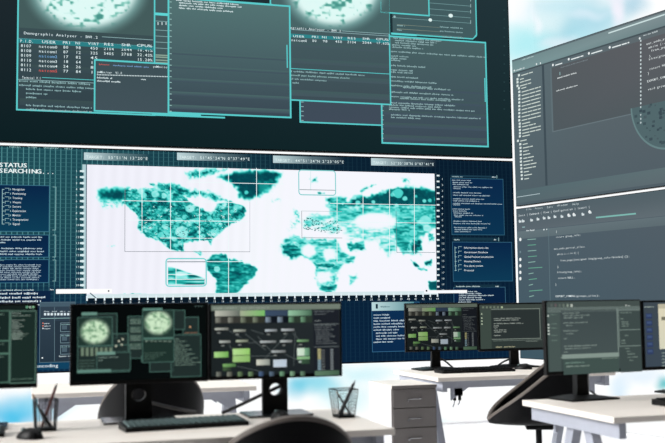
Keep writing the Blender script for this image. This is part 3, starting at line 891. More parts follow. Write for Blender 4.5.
def draw_right_upper(p, u0, u1, z0, z1):
    e = .006
    p.uvbox(u0 + e, z1 - e, u1 - e, z0 + e, [(80, 96, 104), (82, 94, 102), (98, 106, 110), (92, 110, 116)], 0)
    H = z1 - z0
    p.uvbox(u0 + e, z1 - .02, u1 - e, z1 - .135, [(120, 150, 152), (112, 128, 132), (128, 140, 144), (112, 140, 142)], 1)
    p.uvbox(u0 + e, z1 - .135, u1 - e, z1 - .15, (72, 84, 90), 2)
    p.uvbox(u0 + .44, z1 - .15, u0 + .47, z0 + .16, (64, 78, 86), 1)
    p.uvbox(u0 + .56, z1 - .2, u1 - e, z0 + .66, [(80, 90, 95), (84, 92, 96), (96, 96, 101), (86, 92, 96)], 1)
    p.uvbox(u0 + .555, z1 - .2, u0 + .575, z0 + .66, (98, 114, 120), 2)
    p.uvbox(u0 + .56, z0 + .665, u1 - .75, z0 + .655, (104, 118, 124), 2)
    p.uvbox(u0 + e, z0 + .155, u1 - e, z0 + .03, [(86, 104, 110), (96, 108, 114), (98, 114, 118), (84, 106, 112)], 1)
    Wt = (234, 242, 242)
    p.greek(522, 60.6, 534, 1.9, (190, 210, 210), 3); p.line(608.5, 33.2, 665, 14.4, 1.3, (206, 226, 226), 3)
    p.rect(513.8, 70, 515, 71.2, Wt, 3); p.greek(516, 71, 525, 2.0, Wt, 3); p.rect(536, 63.5, 537.2, 64.8, Wt, 3); p.rect(540, 62.6, 541, 63.8, Wt, 3)
    # folder list: (icon x, y, text x1)
    rows = [(518, 76, 533), (516.6, 80, 524), (516.6, 83, 531), (516.6, 86.6, 531.4), (518, 89, 526.6)]
    for i in range(9): rows.append((518.4, 92.6 + i * 3.55, 541))
    rows += [(518.8, 124.4, 531), (518.8, 127.4, 536), (519, 130.8, 541), (519, 134, 541), (519, 137, 530), (517, 141.6, 527), (519.4, 145, 528), (519.6, 148.6, 533), (519.8, 152, 529), (519.8, 155.4, 531),
             (520, 159, 534), (520, 162.4, 533), (520.2, 165.8, 537), (520.4, 169.2, 536), (520.6, 172.6, 529), (520.8, 176, 532), (521, 179.6, 530)]
    for x, y, x1 in rows:
        p.rect(x, y - 1.6, x + 2.0, y + .1, (220, 232, 228), 3); p.bars(x + 3.4, y, x1, 1.9, (206, 218, 210), 3)
    # editor text
    for x, y, x1 in ((553, 66.2, 562.4), (568.8, 60.4, 583.6), (589, 54.6, 603), (609.8, 48.6, 629.6)):
        p.disc(x, y - 1.2, 1.3, (240, 246, 246), 3); p.bars(x + 2.4, y - .4, x1, 2.0, Wt, 3)
    p.greek(561, 68, 588, 1.2, (130, 144, 150), 3)
    p.greek(557.4, 78.8, 577, 1.8, Wt, 3); p.greek(556.4, 91.6, 578, 1.8, Wt, 3); p.rect(559.6, 72, 560.4, 75, GR, 3)
    for k in range(22): p.rect(640.2, 40 + k * 3.9, 641.5, 41.6 + k * 3.9, (206, 220, 222), 3)
    p.disc(639.8, 38.4, 1.1, Wt, 3); p.greek(643.6, 36.2, 658, 1.8, (206, 218, 220), 3)
    for s, x, y, x1 in (('out_undo_partial_alloc:', 646.4, 45.2, 690), ('while (--i >= 0) {', 648.6, 48.8, 684), ('free_page(', 651, 52, 672), ('}', 649, 57.4, 651), ('kfree(group_info);', 649, 60.4, 680),
                        ('return NULL;', 649.4, 70.2, 672), ('}', 647.4, 74.6, 649.6), ('EXPORT_SYMBOL(', 647, 82.6, 674), ('void groups_free(', 648, 90.6, 680)):
        p.text(x, y, 2.0, s, Wt, 3, x1=x1)
    # round gauge at the lower right
    u, v = p.m(668, 100)
    R = .41
    for r0, r1, c in ((0, R, (82, 104, 108)), (R - .016, R, (104, 132, 134))):
        n = 40
        for i in range(n):
            t0, t1 = math.pi * (1 + i / n), math.pi * (1 + (i + 1) / n)
            if r0 == 0: p.quad([(u, v), (u + r1 * math.cos(t0), v + r1 * math.sin(t0)), (u + r1 * math.cos(t1), v + r1 * math.sin(t1))], c, 3)
            else: p.quad([(u + r0 * math.cos(t0), v + r0 * math.sin(t0)), (u + r0 * math.cos(t1), v + r0 * math.sin(t1)), (u + r1 * math.cos(t1), v + r1 * math.sin(t1)), (u + r1 * math.cos(t0), v + r1 * math.sin(t0))], c, 4)
    r = random.Random(3)
    for _ in range(80):
        t = r.uniform(math.pi, 2 * math.pi); d = r.uniform(.05, R - .04)
        uu, vv = u + d * math.cos(t), v + d * math.sin(t)
        if uu > u1 - .05: continue
        s = r.uniform(.006, .018)
        p.uvbox(uu - s, vv + s * .7, uu + s, vv - s * .7, r.choice(((66, 84, 90), (60, 76, 84), (76, 92, 98))), 5)
    p.line(517, 197.2, 540, 193.6, .6, (190, 210, 214), 3)


def draw_right_lower(p, u0, u1, z0, z1):
    e = .006
    p.uvbox(u0 + e, z1 - e, u1 - e, z0 + e, [(64, 88, 100), (74, 88, 98), (86, 96, 104), (80, 96, 106)], 0)
    p.uvbox(u0 + e, z1 - e, u1 - e, z1 - .22, [(92, 104, 112), (100, 112, 118), (84, 98, 104), (82, 98, 106)], 1)
    p.uvbox(u0 + e, z1 - .225, u1 - e, z1 - .30, [(96, 112, 118), (92, 106, 112), (98, 112, 118), (102, 118, 124)], 1)
    Wt = (226, 236, 238)
    for s, x, y, x1 in (('File', 526.4, 210.4, 531.6), ('Project', 535, 209.4, 543), ('Edit', 547, 208.2, 553), ('Window', 557.6, 206.6, 567.6), ('Help', 572.6, 205.2, 579)):
        p.text(x, y, 1.8, s, (210, 224, 226), 3, x1=x1)
    p.text(518.6, 216.6, 2.1, 'Start | Command | View | Configuration | Insert |', (226, 236, 238), 3, x1=590.4)
    for x, y in ((518.5, 221.6), (521.6, 221.3), (530, 220.4), (536.4, 219.4), (542.6, 218.4), (547.4, 218), (553.4, 217), (560.4, 216.8), (567.6, 215.9), (572.8, 215.3), (581.4, 214.6), (588.6, 212.6)):
        big = x in (567.6, 572.8, 588.6)
        p.disc(x + 1, y - .8, 1.7 if big else 1.3, (240, 244, 244) if big else (196, 210, 214), 3, n=7); p.rect(x + .4, y - .8, x + 3, y + .8, (220, 230, 232), 3)
    p.line(596, 217.6, 636, 213.6, 1.5, (128, 186, 178), 3, False)
    p.line(522.4, 227.2, 525, 227, 1, GR, 3); p.greek(526.6, 231.4, 535, 1.9, Wt, 3); p.rect(543.4, 229, 544.6, 230.2, Wt, 3); p.rect(546.4, 228.8, 547.2, 229.9, Wt, 3)
    for y, kind in ((239.5, 0), (252, 1), (259.5, 0), (265.8, 2), (272.4, 2), (278.6, 2)):
        p.disc(520.4, y, 1.9 if kind != 1 else 1.4, (236, 242, 242) if kind != 1 else (110, 132, 140), 3, n=8)
    for i, x1 in enumerate((536, 536, 536.4, 537, 535.4, 542.4, 533.6, 537, 533, 542.6, 534)):
        p.line(527.6 + i * .17, 239.6 + i * 5.72, x1, 239.0 + i * 5.66, .8, (104, 168, 144) if i % 2 else (140, 180, 170), 3)
    p.line(548.4, 228, 550.4, 304, .8, (98, 120, 128), 2)
    for s, x, y, x1 in (('}', 555.6, 232.6, 557.4), ('return group_info;', 556, 238.0, 581), ('out_undo_partial_alloc:', 554, 249.8, 585.4), ('while (--i >= 0) {', 557.2, 255.2, 579), ('free_page((unsigned long)group_info->blocks[i]);', 560.4, 261.4, 630),
                        ('}', 557, 267.8, 559), ('kfree(group_info);', 557.4, 273.2, 582), ('return NULL;', 558, 279, 575), ('}', 555, 285.4, 557), ('EXPORT_SYMBOL(groups_alloc);', 555.6, 297.2, 600)):
        p.text(x, y, 1.9, s, Wt, 3, x1=x1)
    for k in range(4): p.greek(557, 304 + k * 5.6, 592 - 6 * k, 1.8, GR, 3)


FU0, FU1 = -0.40, 4.594
wall_screen('upper front wall screen showing two globes and overlapping teal windows', front_map, front_inv, FU0, FU1, 2.592, 4.56, (0, WY, 0), 0, draw_upper_front)
wall_screen('lower front wall screen with a white and teal world map', front_map, front_inv, FU0, FU1, 0.619, 2.566, (0, WY, 0), 0, draw_lower_front)
wall_screen('upper right angled wall screen with grey code editor and file list', right_map, right_inv, 0.016, 2.62, 2.109, 3.58, tuple(OR), RZ, draw_right_upper)
wall_screen('lower right angled wall screen with toolbar icons above code lines', right_map, right_inv, 0.016, 2.62, 0.619, 2.085, tuple(OR), RZ, draw_right_lower)

# ------------------------------------------------------------------ room shell
CEIL = 5.0
XL, YB, WFY = -3.6, -2.2, 9.15
NOUT = -NR
OW = OR + NOUT * 0.15                       # right window plane
tt = (WFY - OW[1]) / (-DR[1])
CORN = OW - DR * tt                         # where the two glass walls meet
RLEN = (CORN[1] - YB) / (-DR[1])
REND = CORN + DR * RLEN
poly = [(XL - .1, YB - .1), (REND[0] + .1, YB - .1), (CORN[0] + .12, WFY + .12), (XL - .1, WFY + .12)]
tag(MB().prism(poly, 'z', -0.1, 0.0).build('floor', M_FLOOR), kind='structure')
tag(MB().prism(poly, 'z', CEIL, CEIL + .1).build('ceiling', M_WALLPAINT), kind='structure')
tag(MB().box(XL - .1, YB - .1, 0, REND[0] + .1, YB, CEIL).build('wall_back', M_BACK), kind='structure')


def window(idx, length, mullions, loc, rz):
    """glazed wall along local x, glass in local y 0.03"""
    w = MB()
    w.box(0, 0, 0, length, .06, .012); w.box(0, 0, CEIL - .08, length, .06, CEIL)
    for m in mullions: w.box(m - .03, 0, .012, m + .03, .06, CEIL - .08)
    o = w.build('window_%d' % idx, M_FRAME); o.location = loc; o.rotation_euler = (0, 0, rz)
    tag(o, kind='structure')
    g = MB().add([(0, .03, .012), (length, .03, .012), (length, .03, CEIL - .08), (0, .03, CEIL - .08)], [(0, 1, 2, 3)]).build('glass_pane', M_GLASS, o)
    return o


window(1, CORN[0] - XL, [0.03, 1.2, 2.4], (XL, WFY, 0), 0)
RL2 = 5.6
window(2, RL2, [2.75, 3.9, RL2 - .03], tuple(CORN), RZ)
PR = CORN + DR * RL2
tag(MB().prism([(PR[0], PR[1]), (REND[0], REND[1]), (REND[0] + .1, REND[1]), (PR[0] + .1, PR[1])], 'z', 0, CEIL).build('wall_right', M_BACK), kind='structure')
LY = 2.2
window(3, WFY - LY, [.03, 1.75, 3.5, 5.2, WFY - LY - .03], (XL, LY, 0), math.pi / 2)
tag(MB().box(XL - .1, YB - .1, 0, XL, LY, CEIL).build('wall_left', M_BACK), kind='structure')

# ------------------------------------------------------------------ world: bright haze with soft cyan clouds
wd = bpy.data.worlds.new('sky'); SC.world = wd; wd.use_nodes = True
nt = wd.node_tree; nt.nodes.clear()
wo = nt.nodes.new('ShaderNodeOutputWorld'); bg = nt.nodes.new('ShaderNodeBackground')
tc = nt.nodes.new('ShaderNodeTexCoord')
nz = nt.nodes.new('ShaderNodeTexNoise'); nz.inputs['Scale'].default_value = 26; nz.inputs['Detail'].default_value = 2
nt.links.new(tc.outputs['Generated'], nz.inputs['Vector'])
sub = nt.nodes.new('ShaderNodeVectorMath'); sub.operation = 'SUBTRACT'; sub.inputs[1].default_value = (.5, .5, .5)
scl = nt.nodes.new('ShaderNodeVectorMath'); scl.operation = 'SCALE'; scl.inputs['Scale'].default_value = 0.02
add = nt.nodes.new('ShaderNodeVectorMath'); add.operation = 'ADD'
nt.links.new(nz.outputs['Color'], sub.inputs[0]); nt.links.new(sub.outputs[0], scl.inputs[0])
nt.links.new(tc.outputs['Generated'], add.inputs[0]); nt.links.new(scl.outputs[0], add.inputs[1])
cur = nt.nodes.new('ShaderNodeRGB'); cur.outputs[0].default_value = (1.0, 1.0, 1.0, 1)
cur = cur.outputs[0]
CLOUDS_AND_BARS = [  # centre px, radii px, colour, strength
    (14, 416, 56, 30, (52, 190, 232), .95), (40, 405, 50, 18, (120, 214, 240), .5),
    (300, 386, 30, 18, (84, 200, 226), .85), (322, 384, 26, 20, (110, 210, 230), .75), (345, 396, 40, 24, (190, 238, 244), .7),
    (362, 372, 50, 16, (206, 242, 248), .8), (440, 425, 14, 12, (190, 234, 248), .5),
    (618, 386, 16, 20, (190, 224, 246), .6), (664, 384, 14, 12, (70, 190, 196), .9), (640, 375, 40, 14, (214, 232, 248), .6),
    (528, 44, 60, 40, (180, 236, 242), 1.0), (575, 30, 44, 40, (164, 216, 230), .95), (598, 18, 44, 40, (176, 220, 234), .9), (556, 6, 50, 20, (194, 232, 242), .8),
    (632, 6, 24, 20, (150, 200, 222), .7), (546, 22, 40, 18, (224, 244, 248), .6), (604, 40, 50, 18, (190, 236, 244), .8), (655, 20, 26, 14, (250, 250, 252), .7),
    (516, 10, 22, 22, (250, 250, 255), .8), (560, 44, 30, 9, (232, 240, 248), .6), (588, 14, 26, 8, (226, 240, 250), .6),
    (537.5, 20, 7, 70, (246, 250, 255), .7), (615.5, 14, 9, 60, (246, 242, 252), .9)]  # tall pale streaks: window mullions painted into the sky, not clouds
for (x, y, rx, ry, c, s) in CLOUDS_AND_BARS:
    d = ray(x, y); L = np.linalg.norm(d); d = d / L
    df = nt.nodes.new('ShaderNodeVectorMath'); df.operation = 'SUBTRACT'; df.inputs[1].default_value = tuple(d)
    nt.links.new(add.outputs[0], df.inputs[0])
    ms = nt.nodes.new('ShaderNodeVectorMath'); ms.operation = 'MULTIPLY'
    a = F_PX * L
    ms.inputs[1].default_value = (a / rx, a / rx, a / ry)
    nt.links.new(df.outputs[0], ms.inputs[0])
    ln = nt.nodes.new('ShaderNodeVectorMath'); ln.operation = 'LENGTH'
    nt.links.new(ms.outputs[0], ln.inputs[0])
    mr = nt.nodes.new('ShaderNodeMapRange'); mr.interpolation_type = 'SMOOTHSTEP'
    mr.inputs['From Min'].default_value = 1.0; mr.inputs['From Max'].default_value = 0.05
    mr.inputs['To Min'].default_value = 0; mr.inputs['To Max'].default_value = s
    nt.links.new(ln.outputs['Value'], mr.inputs['Value'])
    mx = nt.nodes.new('ShaderNodeMix'); mx.data_type = 'RGBA'
    nt.links.new(mr.outputs[0], mx.inputs[0]); nt.links.new(cur, mx.inputs[6]); mx.inputs[7].default_value = lin(c)
    cur = mx.outputs[2]
nt.links.new(cur, bg.inputs['Color']); bg.inputs['Strength'].default_value = 1.04
nt.links.new(bg.outputs[0], wo.inputs['Surface'])


# added fill: unseen area lights at ceiling height that brighten the desk tops
def area(name, loc, sx, sy, power, rot=(0, 0, 0)):
    d = bpy.data.lights.new(name, 'AREA'); d.shape = 'RECTANGLE'; d.size = sx; d.size_y = sy; d.energy = power
    o = bpy.data.objects.new(name, d); COL.objects.link(o); o.location = loc; o.rotation_euler = rot
    return o


area('ceiling_fill', (0.0, 7.2, 4.9), 2.4, 0.8, 38)
area('ceiling_fill', (3.0, 7.4, 4.9), 2.4, 0.8, 38)
area('ceiling_fill', (-1.8, 5.2, 4.9), 2.4, 0.8, 34)
area('ceiling_fill', (1.6, 4.9, 4.9), 2.4, 0.8, 22)
# hazy low sun through the left glass wall
sd = bpy.data.lights.new('hazy_sun', 'SUN'); sd.energy = 4.2; sd.angle = math.radians(22); sd.color = (1.0, .98, .96)
so = bpy.data.objects.new('hazy_sun', sd); COL.objects.link(so)
so.rotation_euler = Vector((-.95, 0, .44)).to_track_quat('Z', 'Y').to_euler()


# ------------------------------------------------------------------ desks
def desk(label, x0, x1, y0, y1, front_rail=True):
    t = thing('desk', label, 'desk', ((x0 + x1) / 2, (y0 + y1) / 2, 0), 0, 'white trestle desks')
    hx, hy = (x1 - x0) / 2, (y1 - y0) / 2
    MB().box(-hx, -hy, .716, hx, hy, .74, bev=.003).build('tabletop', M_TOP, t)
    rail = [(s, MB().box(s * (hx - .05) - .015, -hy + .02, .655, s * (hx - .05) + .015, hy - .02, .716)) for s in (-1, 1)]
    for s, r in rail: r.build('end_rail', M_STEEL, t)
    MB().box(-hx + .065, hy - .10, .665, hx - .065, hy - .07, .716).build('back_rail', M_STEEL, t)
    if front_rail: MB().box(-hx + .065, -hy + .06, .672, hx - .065, -hy + .085, .716).build('front_rail', M_STEEL, t)
    for s in (-1, 1):
        for q in (-1, 1):
            m = MB(); x = s * (hx - .085)
            m.prism([(q * .02, .70), (q * .075, .70), (q * (hy - .02), 0.0), (q * (hy - .075), 0.0)], 'x', x - .02, x + .02)
            m.build('leg', M_STEEL, t)
        x = s * (hx - .11)
        for yy in (-hy + .073, hy - .085):
            if yy < 0 and not front_rail: continue
            MB().prism([(x, .70), (x - s * .13, .70), (x - s * .13, .685), (x, .60)], 'y', yy - .008, yy + .008).build('corner_bracket', M_STEEL, t)
        MB().box(s * (hx - .085) - .015, -.16, .40, s * (hx - .085) + .015, .16, .43).build('cross_bar', M_STEEL, t)
    return t


desk('long white desk nearest the camera at left, carrying the globe and node monitors', -.565, 1.238, 3.375, 4.10)
desk('white desk behind the left foreground monitors, empty top and grey underframe', .02, 1.184, 5.385, 6.08)
desk('far white desk at right with two small side by side monitors', 2.283, 3.46, 5.49, 6.24)
desk('white desk in right foreground with its corner towards the camera', 2.105, 3.305, 3.365, 4.10, front_rail=False)


# ------------------------------------------------------------------ monitors
MW, MH = .532, .315


def monitor(label, x, y, rz, z0, draw, corners, style, neck_x=0.0, base=(.28, .18), z_desk=.74, w=.532, h=.315, gain=1.0, sat=1.0):
    """corners: reference px TL, TR, BR, BL of the outer frame, in which draw() works"""
    t = thing('monitor', label, 'monitor', (x, y, z_desk), rz, 'desk monitors')
    MW, MH = w, h
    h0 = z0 - z_desk
    yf = -.055
    hx = MW / 2
    b = MB().box(-hx, yf, h0, hx, yf + .022, h0 + MH, bev=.003)
    b.box(-hx + .07, yf + .021, h0 + .05, hx - .07, yf + .045, h0 + MH - .06, bev=.008)
    b.build('monitor_housing', M_BLACK, t)
    (tlx, tly), (trx, try_), (brx, bry), (blx, bly) = corners

    def fmap(px, py):
        s = (px - (tlx + blx) / 2) / ((trx + brx) / 2 - (tlx + blx) / 2)
        a = tly + (try_ - tly) * s; c = bly + (bry - bly) * s
        q = (py - a) / (c - a)
        return (-hx + s * MW, h0 + MH * (1 - q))

    def finv(U, V):
        s = (U + hx) / MW
        q = 1 - (V - h0) / MH
        X = (tlx + blx) / 2 + s * ((trx + brx) / 2 - (tlx + blx) / 2)
        a = tly + (try_ - tly) * s; c = bly + (bry - bly) * s
        return X, a + q * (c - a)
    p = Pic(fmap, MW / (trx - tlx)); p.inv = finv; p.gain = gain; p.sat = sat
    g = .009
    draw(p, (-hx + g, h0 + MH - g, hx - g, h0 + .016))
    im = p.build('screen_image', M_MONITOR, t)
    im.location = (0, yf - .0008, 0)
    # stand
    zt = h0 + .16
    if style == 'slab':
        w = .05; r = .025; zc = .100
        n = 24
        circ = [(neck_x + r * math.cos(k * 2 * math.pi / n), zc + r * math.sin(k * 2 * math.pi / n)) for k in range(n)]
        sq = []
        for k in range(n):
            a = k * 2 * math.pi / n
            cx, cz = math.cos(a), math.sin(a)
            k_ = min(w / abs(cx) if abs(cx) > 1e-6 else 9, w / abs(cz) if abs(cz) > 1e-6 else 9)
            sq.append((neck_x + cx * k_, zc + cz * k_))
        m = MB()
        v = [(c[0], 0.0, c[1]) for c in circ] + [(c[0], 0.0, c[1]) for c in sq] + [(c[0], .028, c[1]) for c in circ] + [(c[0], .028, c[1]) for c in sq]
        f = []
        for k in range(n):
            j = (k + 1) % n
            f += [(k, j, n + j, n + k), (2 * n + k, 3 * n + k, 3 * n + j, 2 * n + j), (k, 2 * n + k, 2 * n + j, j), (n + k, n + j, 3 * n + j, 3 * n + k)]
        m.add(v, f)
        # plate around the hole block, filling the column
        m.box(neck_x - w, 0, .0, neck_x + w, .028, zc - w)
        m.box(neck_x - w, 0, zc + w, neck_x + w, .028, zt + .06)
        m.build('stand_neck', M_BLACK, t)
        rg = MB()
        pts = [(neck_x + (r + .001) * math.cos(k * 2 * math.pi / 24), -.001, zc + (r + .001) * math.sin(k * 2 * math.pi / 24)) for k in range(25)]
        rg.tube(pts, .0022, 6); rg.build('cable_hole_ring', M_GLOSS, t, smooth=True)
        MB().box(neck_x - base[0] / 2, -.10, 0, neck_x + base[0] / 2, base[1] - .10, .010, bev=.003).build('stand_base', M_GLOSS, t)
    else:
        m = MB()
        wv = [(.035, .0), (.030, .05), (.027, zt)]
        rings = []
        for w_, z_ in wv:
            rings.append([(neck_x - w_, .0, z_), (neck_x + w_, .0, z_), (neck_x + w_ * .8, .04, z_), (neck_x - w_ * .8, .04, z_)])
        v = [q for rr in rings for q in rr]
        f = [(3, 2, 1, 0), (8, 9, 10, 11)]
        for i in range(2):
            for k in range(4):
                f.append((i * 4 + k, i * 4 + (k + 1) % 4, (i + 1) * 4 + (k + 1) % 4, (i + 1) * 4 + k))
        m.add(v, f)
        m.build('stand_neck', M_BLACK, t)
        mm = MB(); bw, bd = base
        v = [(neck_x - bw / 2, -.09, 0), (neck_x + bw / 2, -.09, 0), (neck_x + bw / 2, bd - .09, 0), (neck_x - bw / 2, bd - .09, 0)]
        v += [(a[0], a[1], .008) for a in v] + [(neck_x - .05, -.02, .018), (neck_x + .05, -.02, .018), (neck_x + .05, .06, .018), (neck_x - .05, .06, .018)]
        f = [(3, 2, 1, 0), (0, 1, 5, 4), (1, 2, 6, 5), (2, 3, 7, 6), (3, 0, 4, 7), (4, 5, 9, 8), (5, 6, 10, 9), (6, 7, 11, 10), (7, 4, 8, 11), (8, 9, 10, 11)]
        mm.add(v, f); mm.build('stand_base', M_BLACK, t)
    MB().box(neck_x - .04, yf + .04, zt - .04, neck_x + .04, .004, zt + .05).build('stand_mount', M_BLACK, t)
    return t


MB_ = (78, 116, 106)      # border green
MF = (36, 50, 48)
MT = (150, 176, 164)


def draw_globes(p, box):
    p.uvbox(*box, [(6, 10, 11), (10, 16, 16), (9, 14, 14), (6, 9, 10)], 0)
    def win(x0, y0, x1, y1, L, fill=MF):
        p.rect(x0, y0, x1, y1, fill, L); p.frame(x0, y0, x1, y1, .65, MB_, L + 1)
    def gl(cx, cy, rx, ry, seed):
        def fn(X, Y):
            d = np.hypot((X - cx) / rx, (Y - cy) / ry)
            g = smooth((1.25 - d) / .5)[..., None]
            n = vnoise(X / 3.2, Y / 2.8, seed) * .6 + vnoise(X / 1.5, Y / 1.4, seed + 2) * .4
            c = ramp(n, [(0, (214, 238, 208)), (.5, (196, 224, 190)), (.72, (120, 160, 126))])
            return np.array([34, 54, 48.]) * (1 - g) + c * g
        return fn
    win(82, 313.4, 115.6, 338, 1)
    p.rect(81, 311.8, 96, 314.6, (112, 156, 142), 3)
    win(77.4, 317, 111, 346, 3); grid_image(p, 78.4, 318, 110, 344.4, 46, 40, gl(94, 331.5, 13.6, 12.2, 3), 5)
    win(77.4, 346, 128, 371.5, 3)
    for k in range(7): p.rect(80.6 + k * 4.6, 347.6, 83.4 + k * 4.6, 356, (120, 140, 118), 5)
    for k in range(4): p.greek(79.4, 361.4 + k * 2.9, 94, 1.5, (92, 122, 108), 5)
    win(111.4, 333.6, 127, 351, 2)
    for x, y in ((117.6, 341), (120.4, 344.6), (114.8, 346), (121.4, 339)): p.disc(x, y, 1.0, (214, 214, 190), 4)
    win(96, 353, 129, 370, 6); p.rect(96, 352, 114, 354.6, (118, 160, 146), 8); p.greek(98, 358, 117, 1.4, MT, 8); p.greek(98, 361, 102, 1.4, MT, 8)
    p.rect(77, 370.4, 110, 372, (104, 146, 134), 8)
    win(126.6, 316, 142, 358, 2)
    for k in range(4):
        p.rect(128.4, 317.6 + k * 8.4, 140.6, 324 + k * 8.4, (60, 84, 76), 4)
        for j in range(3): p.greek(129, 319.8 + k * 8.4 + j * 1.9, 139.4, 1.2, (150, 172, 156), 5)
    win(140.2, 356, 152, 361, 2)
    win(182, 317, 198, 335, 2); p.disc(189.4, 326.6, 1.0, (214, 164, 120), 4); p.greek(184, 333, 197, 1.2, (190, 140, 110), 4)
    win(172.6, 310, 184, 329, 4)
    win(170, 334.6, 200.4, 375.6, 3)
    for i in range(13): p.greek(173.6, 339.4 + i * 2.15, 178 + (i * 7 % 13) + i * .9, 1.3, (136, 164, 148), 5)
    win(148.4, 358, 172, 371, 2)
    win(141.2, 310, 172.8, 361.4, 5, (34, 54, 48)); grid_image(p, 142.2, 311, 172, 336, 46, 40, gl(156.6, 322.2, 13.4, 11.8, 9), 7)
    p.rect(141.2, 307.8, 161, 309.6, (104, 150, 136), 7); p.rect(142, 337.4, 172, 339, (84, 124, 112), 7)
    for k in range(6): p.greek(144 + k * 4.6, 341.4, 147 + k * 4.6, 1.3, (176, 200, 180), 7)
    for k in range(4): p.greek(143, 353.4 + k * 2, 166 - 4 * k, 1.2, (92, 122, 108), 7)
    for k in range(3): p.rect(194.6 + 3 * k, 305.4, 195.8 + 3 * k, 306.4, (96, 120, 116), 2)


def draw_nodes(p, box):
    p.uvbox(*box, [(30, 40, 42), (32, 40, 46), (40, 50, 54), (30, 38, 40)], 0)
    p.rect(211, 305, 340.6, 309.4, (120, 138, 120), 1); p.greek(213, 308.4, 236, 1.6, (176, 188, 172), 2); p.greek(240, 308.4, 268, 1.6, (166, 180, 160), 2)
    # header bands with tiles
    for x0, x1, c0, c1, t in ((214.6, 239, (206, 208, 188), (104, 116, 104), (150, 152, 136)), (239, 263.6, (176, 190, 150), (116, 214, 92), (136, 150, 120)),
                              (263.6, 287, (58, 84, 120), (54, 76, 104), (146, 172, 196)), (287, 311, (150, 216, 168), (64, 116, 84), (110, 176, 128))):
        p.hgrad(x0, 310.4, x1, 315.8, c0, c1, 2); p.rect(x0, 316.6, x1, 322.8, tuple(v * .3 for v in c0), 2)
        for k in range(2): p.hgrad(x0 + .6 + k * 12, 317, x0 + 6 + k * 12, 322.4, t, tuple(v * .5 for v in t), 3)
    # links
    r = random.Random(8)
    for a, b in (((228, 330), (240, 338)), ((242, 332), (264, 350)), ((250, 330), (262, 334)), ((242, 344), (256, 342)), ((256, 336), (272, 354)), ((228, 344), (234, 356)), ((236, 366), (262, 372)), ((288, 330), (300, 342)),
                 ((296, 345), (300, 352)), ((282, 354), (296, 360)), ((246, 356), (274, 356)), ((262, 360), (290, 330)), ((294, 332), (292, 366))):
        p.line(a[0], a[1], b[0], b[1], .5, (92, 104, 104), 1)
    # nodes
    for x, y, w, c in ((214.6, 327.6, 13, (206, 212, 196)), (232.6, 329.4, 12, (196, 204, 186)), (218.6, 340.4, 11, (206, 214, 204)), (235, 339.8, 12, (190, 204, 170)), (263.6, 329.4, 12, (200, 214, 222)), (280, 329, 13, (206, 216, 220)),
                       (258.6, 340.8, 16, (196, 206, 206)), (278.8, 340.4, 12, (206, 216, 214)), (270, 350.6, 14, (190, 200, 200)), (295.6, 340, 12, (130, 196, 124))):
        p.hgrad(x, y, x + w, y + 2.2, c, tuple(v * .6 for v in c), 3); p.hgrad(x, y + 2.2, x + w, y + 4.2, (16, 22, 24), (40, 48, 50), 3); p.rect(x + 2, y + 4.0, x + 5, y + 5.6, (130, 136, 132), 3)
    for x, y, x1, y1, c0, c1 in ((213.6, 351.6, 227.4, 357, (176, 240, 128), (110, 196, 70)), (231.6, 348.6, 248.4, 354.6, (190, 246, 140), (150, 226, 90)), (231.6, 355.6, 248.4, 361.6, (170, 226, 120), (140, 206, 90)),
                                 (222, 363.6, 234.6, 366.4, (126, 196, 96), (70, 130, 60)), (222, 366.6, 230, 370.4, (70, 104, 60), (44, 60, 44)), (254.8, 359.6, 268, 365, (226, 228, 206), (150, 160, 150)),
                                 (271.6, 359.8, 285, 367, (206, 224, 240), (196, 216, 238)), (295.6, 348.4, 303, 356, (226, 250, 226), (206, 240, 206)), (303, 348.4, 308.4, 356, (130, 200, 150), (80, 140, 100)),
                                 (295.6, 357, 308.4, 359.4, (150, 216, 140), (120, 190, 120)), (297, 361, 300, 363, (180, 200, 186), (160, 186, 170)), (300, 360, 308.4, 364, (54, 96, 64), (44, 76, 54))):
        p.hgrad(x, y, x1, y1, c0, c1, 4)
    for k, c in enumerate(((140, 146, 132), (146, 150, 130), (120, 160, 100), (126, 170, 110), (80, 116, 170), (100, 130, 160), (120, 190, 136), (140, 200, 146), (110, 160, 120))):
        p.hgrad(215.6 + k * 10.4, 371.6, 220.6 + k * 10.4, 376.0, c, tuple(v * .45 for v in c), 4)
    # side list
    p.rect(312.6, 310.6, 339, 376.6, (30, 36, 46), 2)
    p.greek(313.6, 312.4, 334, 1.5, (120, 132, 136), 3); p.greek(314, 315, 326, 1.4, (120, 132, 136), 3); p.greek(314, 321.6, 320, 1.4, (150, 160, 160), 3)
    for k in range(9): p.greek(314 + (k > 2), 326 + k * 2.3, 336 - (k * 5 % 8), 1.3, (130, 142, 144), 3)
    p.line(313, 324.6, 338.4, 324.4, .5, (120, 134, 134), 3, True); p.line(313, 347.4, 338.4, 347, .5, (120, 134, 134), 3, True)
    for k in range(8):
        p.rect(316.6, 349.4 + k * 2.7, 319.8, 351.4 + k * 2.7, (196, 190, 120) if k < 4 else (130, 170, 186), 3); p.greek(320.6, 351.4 + k * 2.7, 324, 1.5, (150, 160, 156), 3); p.rect(329.6, 349.4 + k * 2.7, 332.6, 351.4 + k * 2.7, (120, 130, 134), 3)
    p.hgrad(313.4, 371.4, 338.4, 375.4, (96, 140, 104), (70, 110, 80), 4)


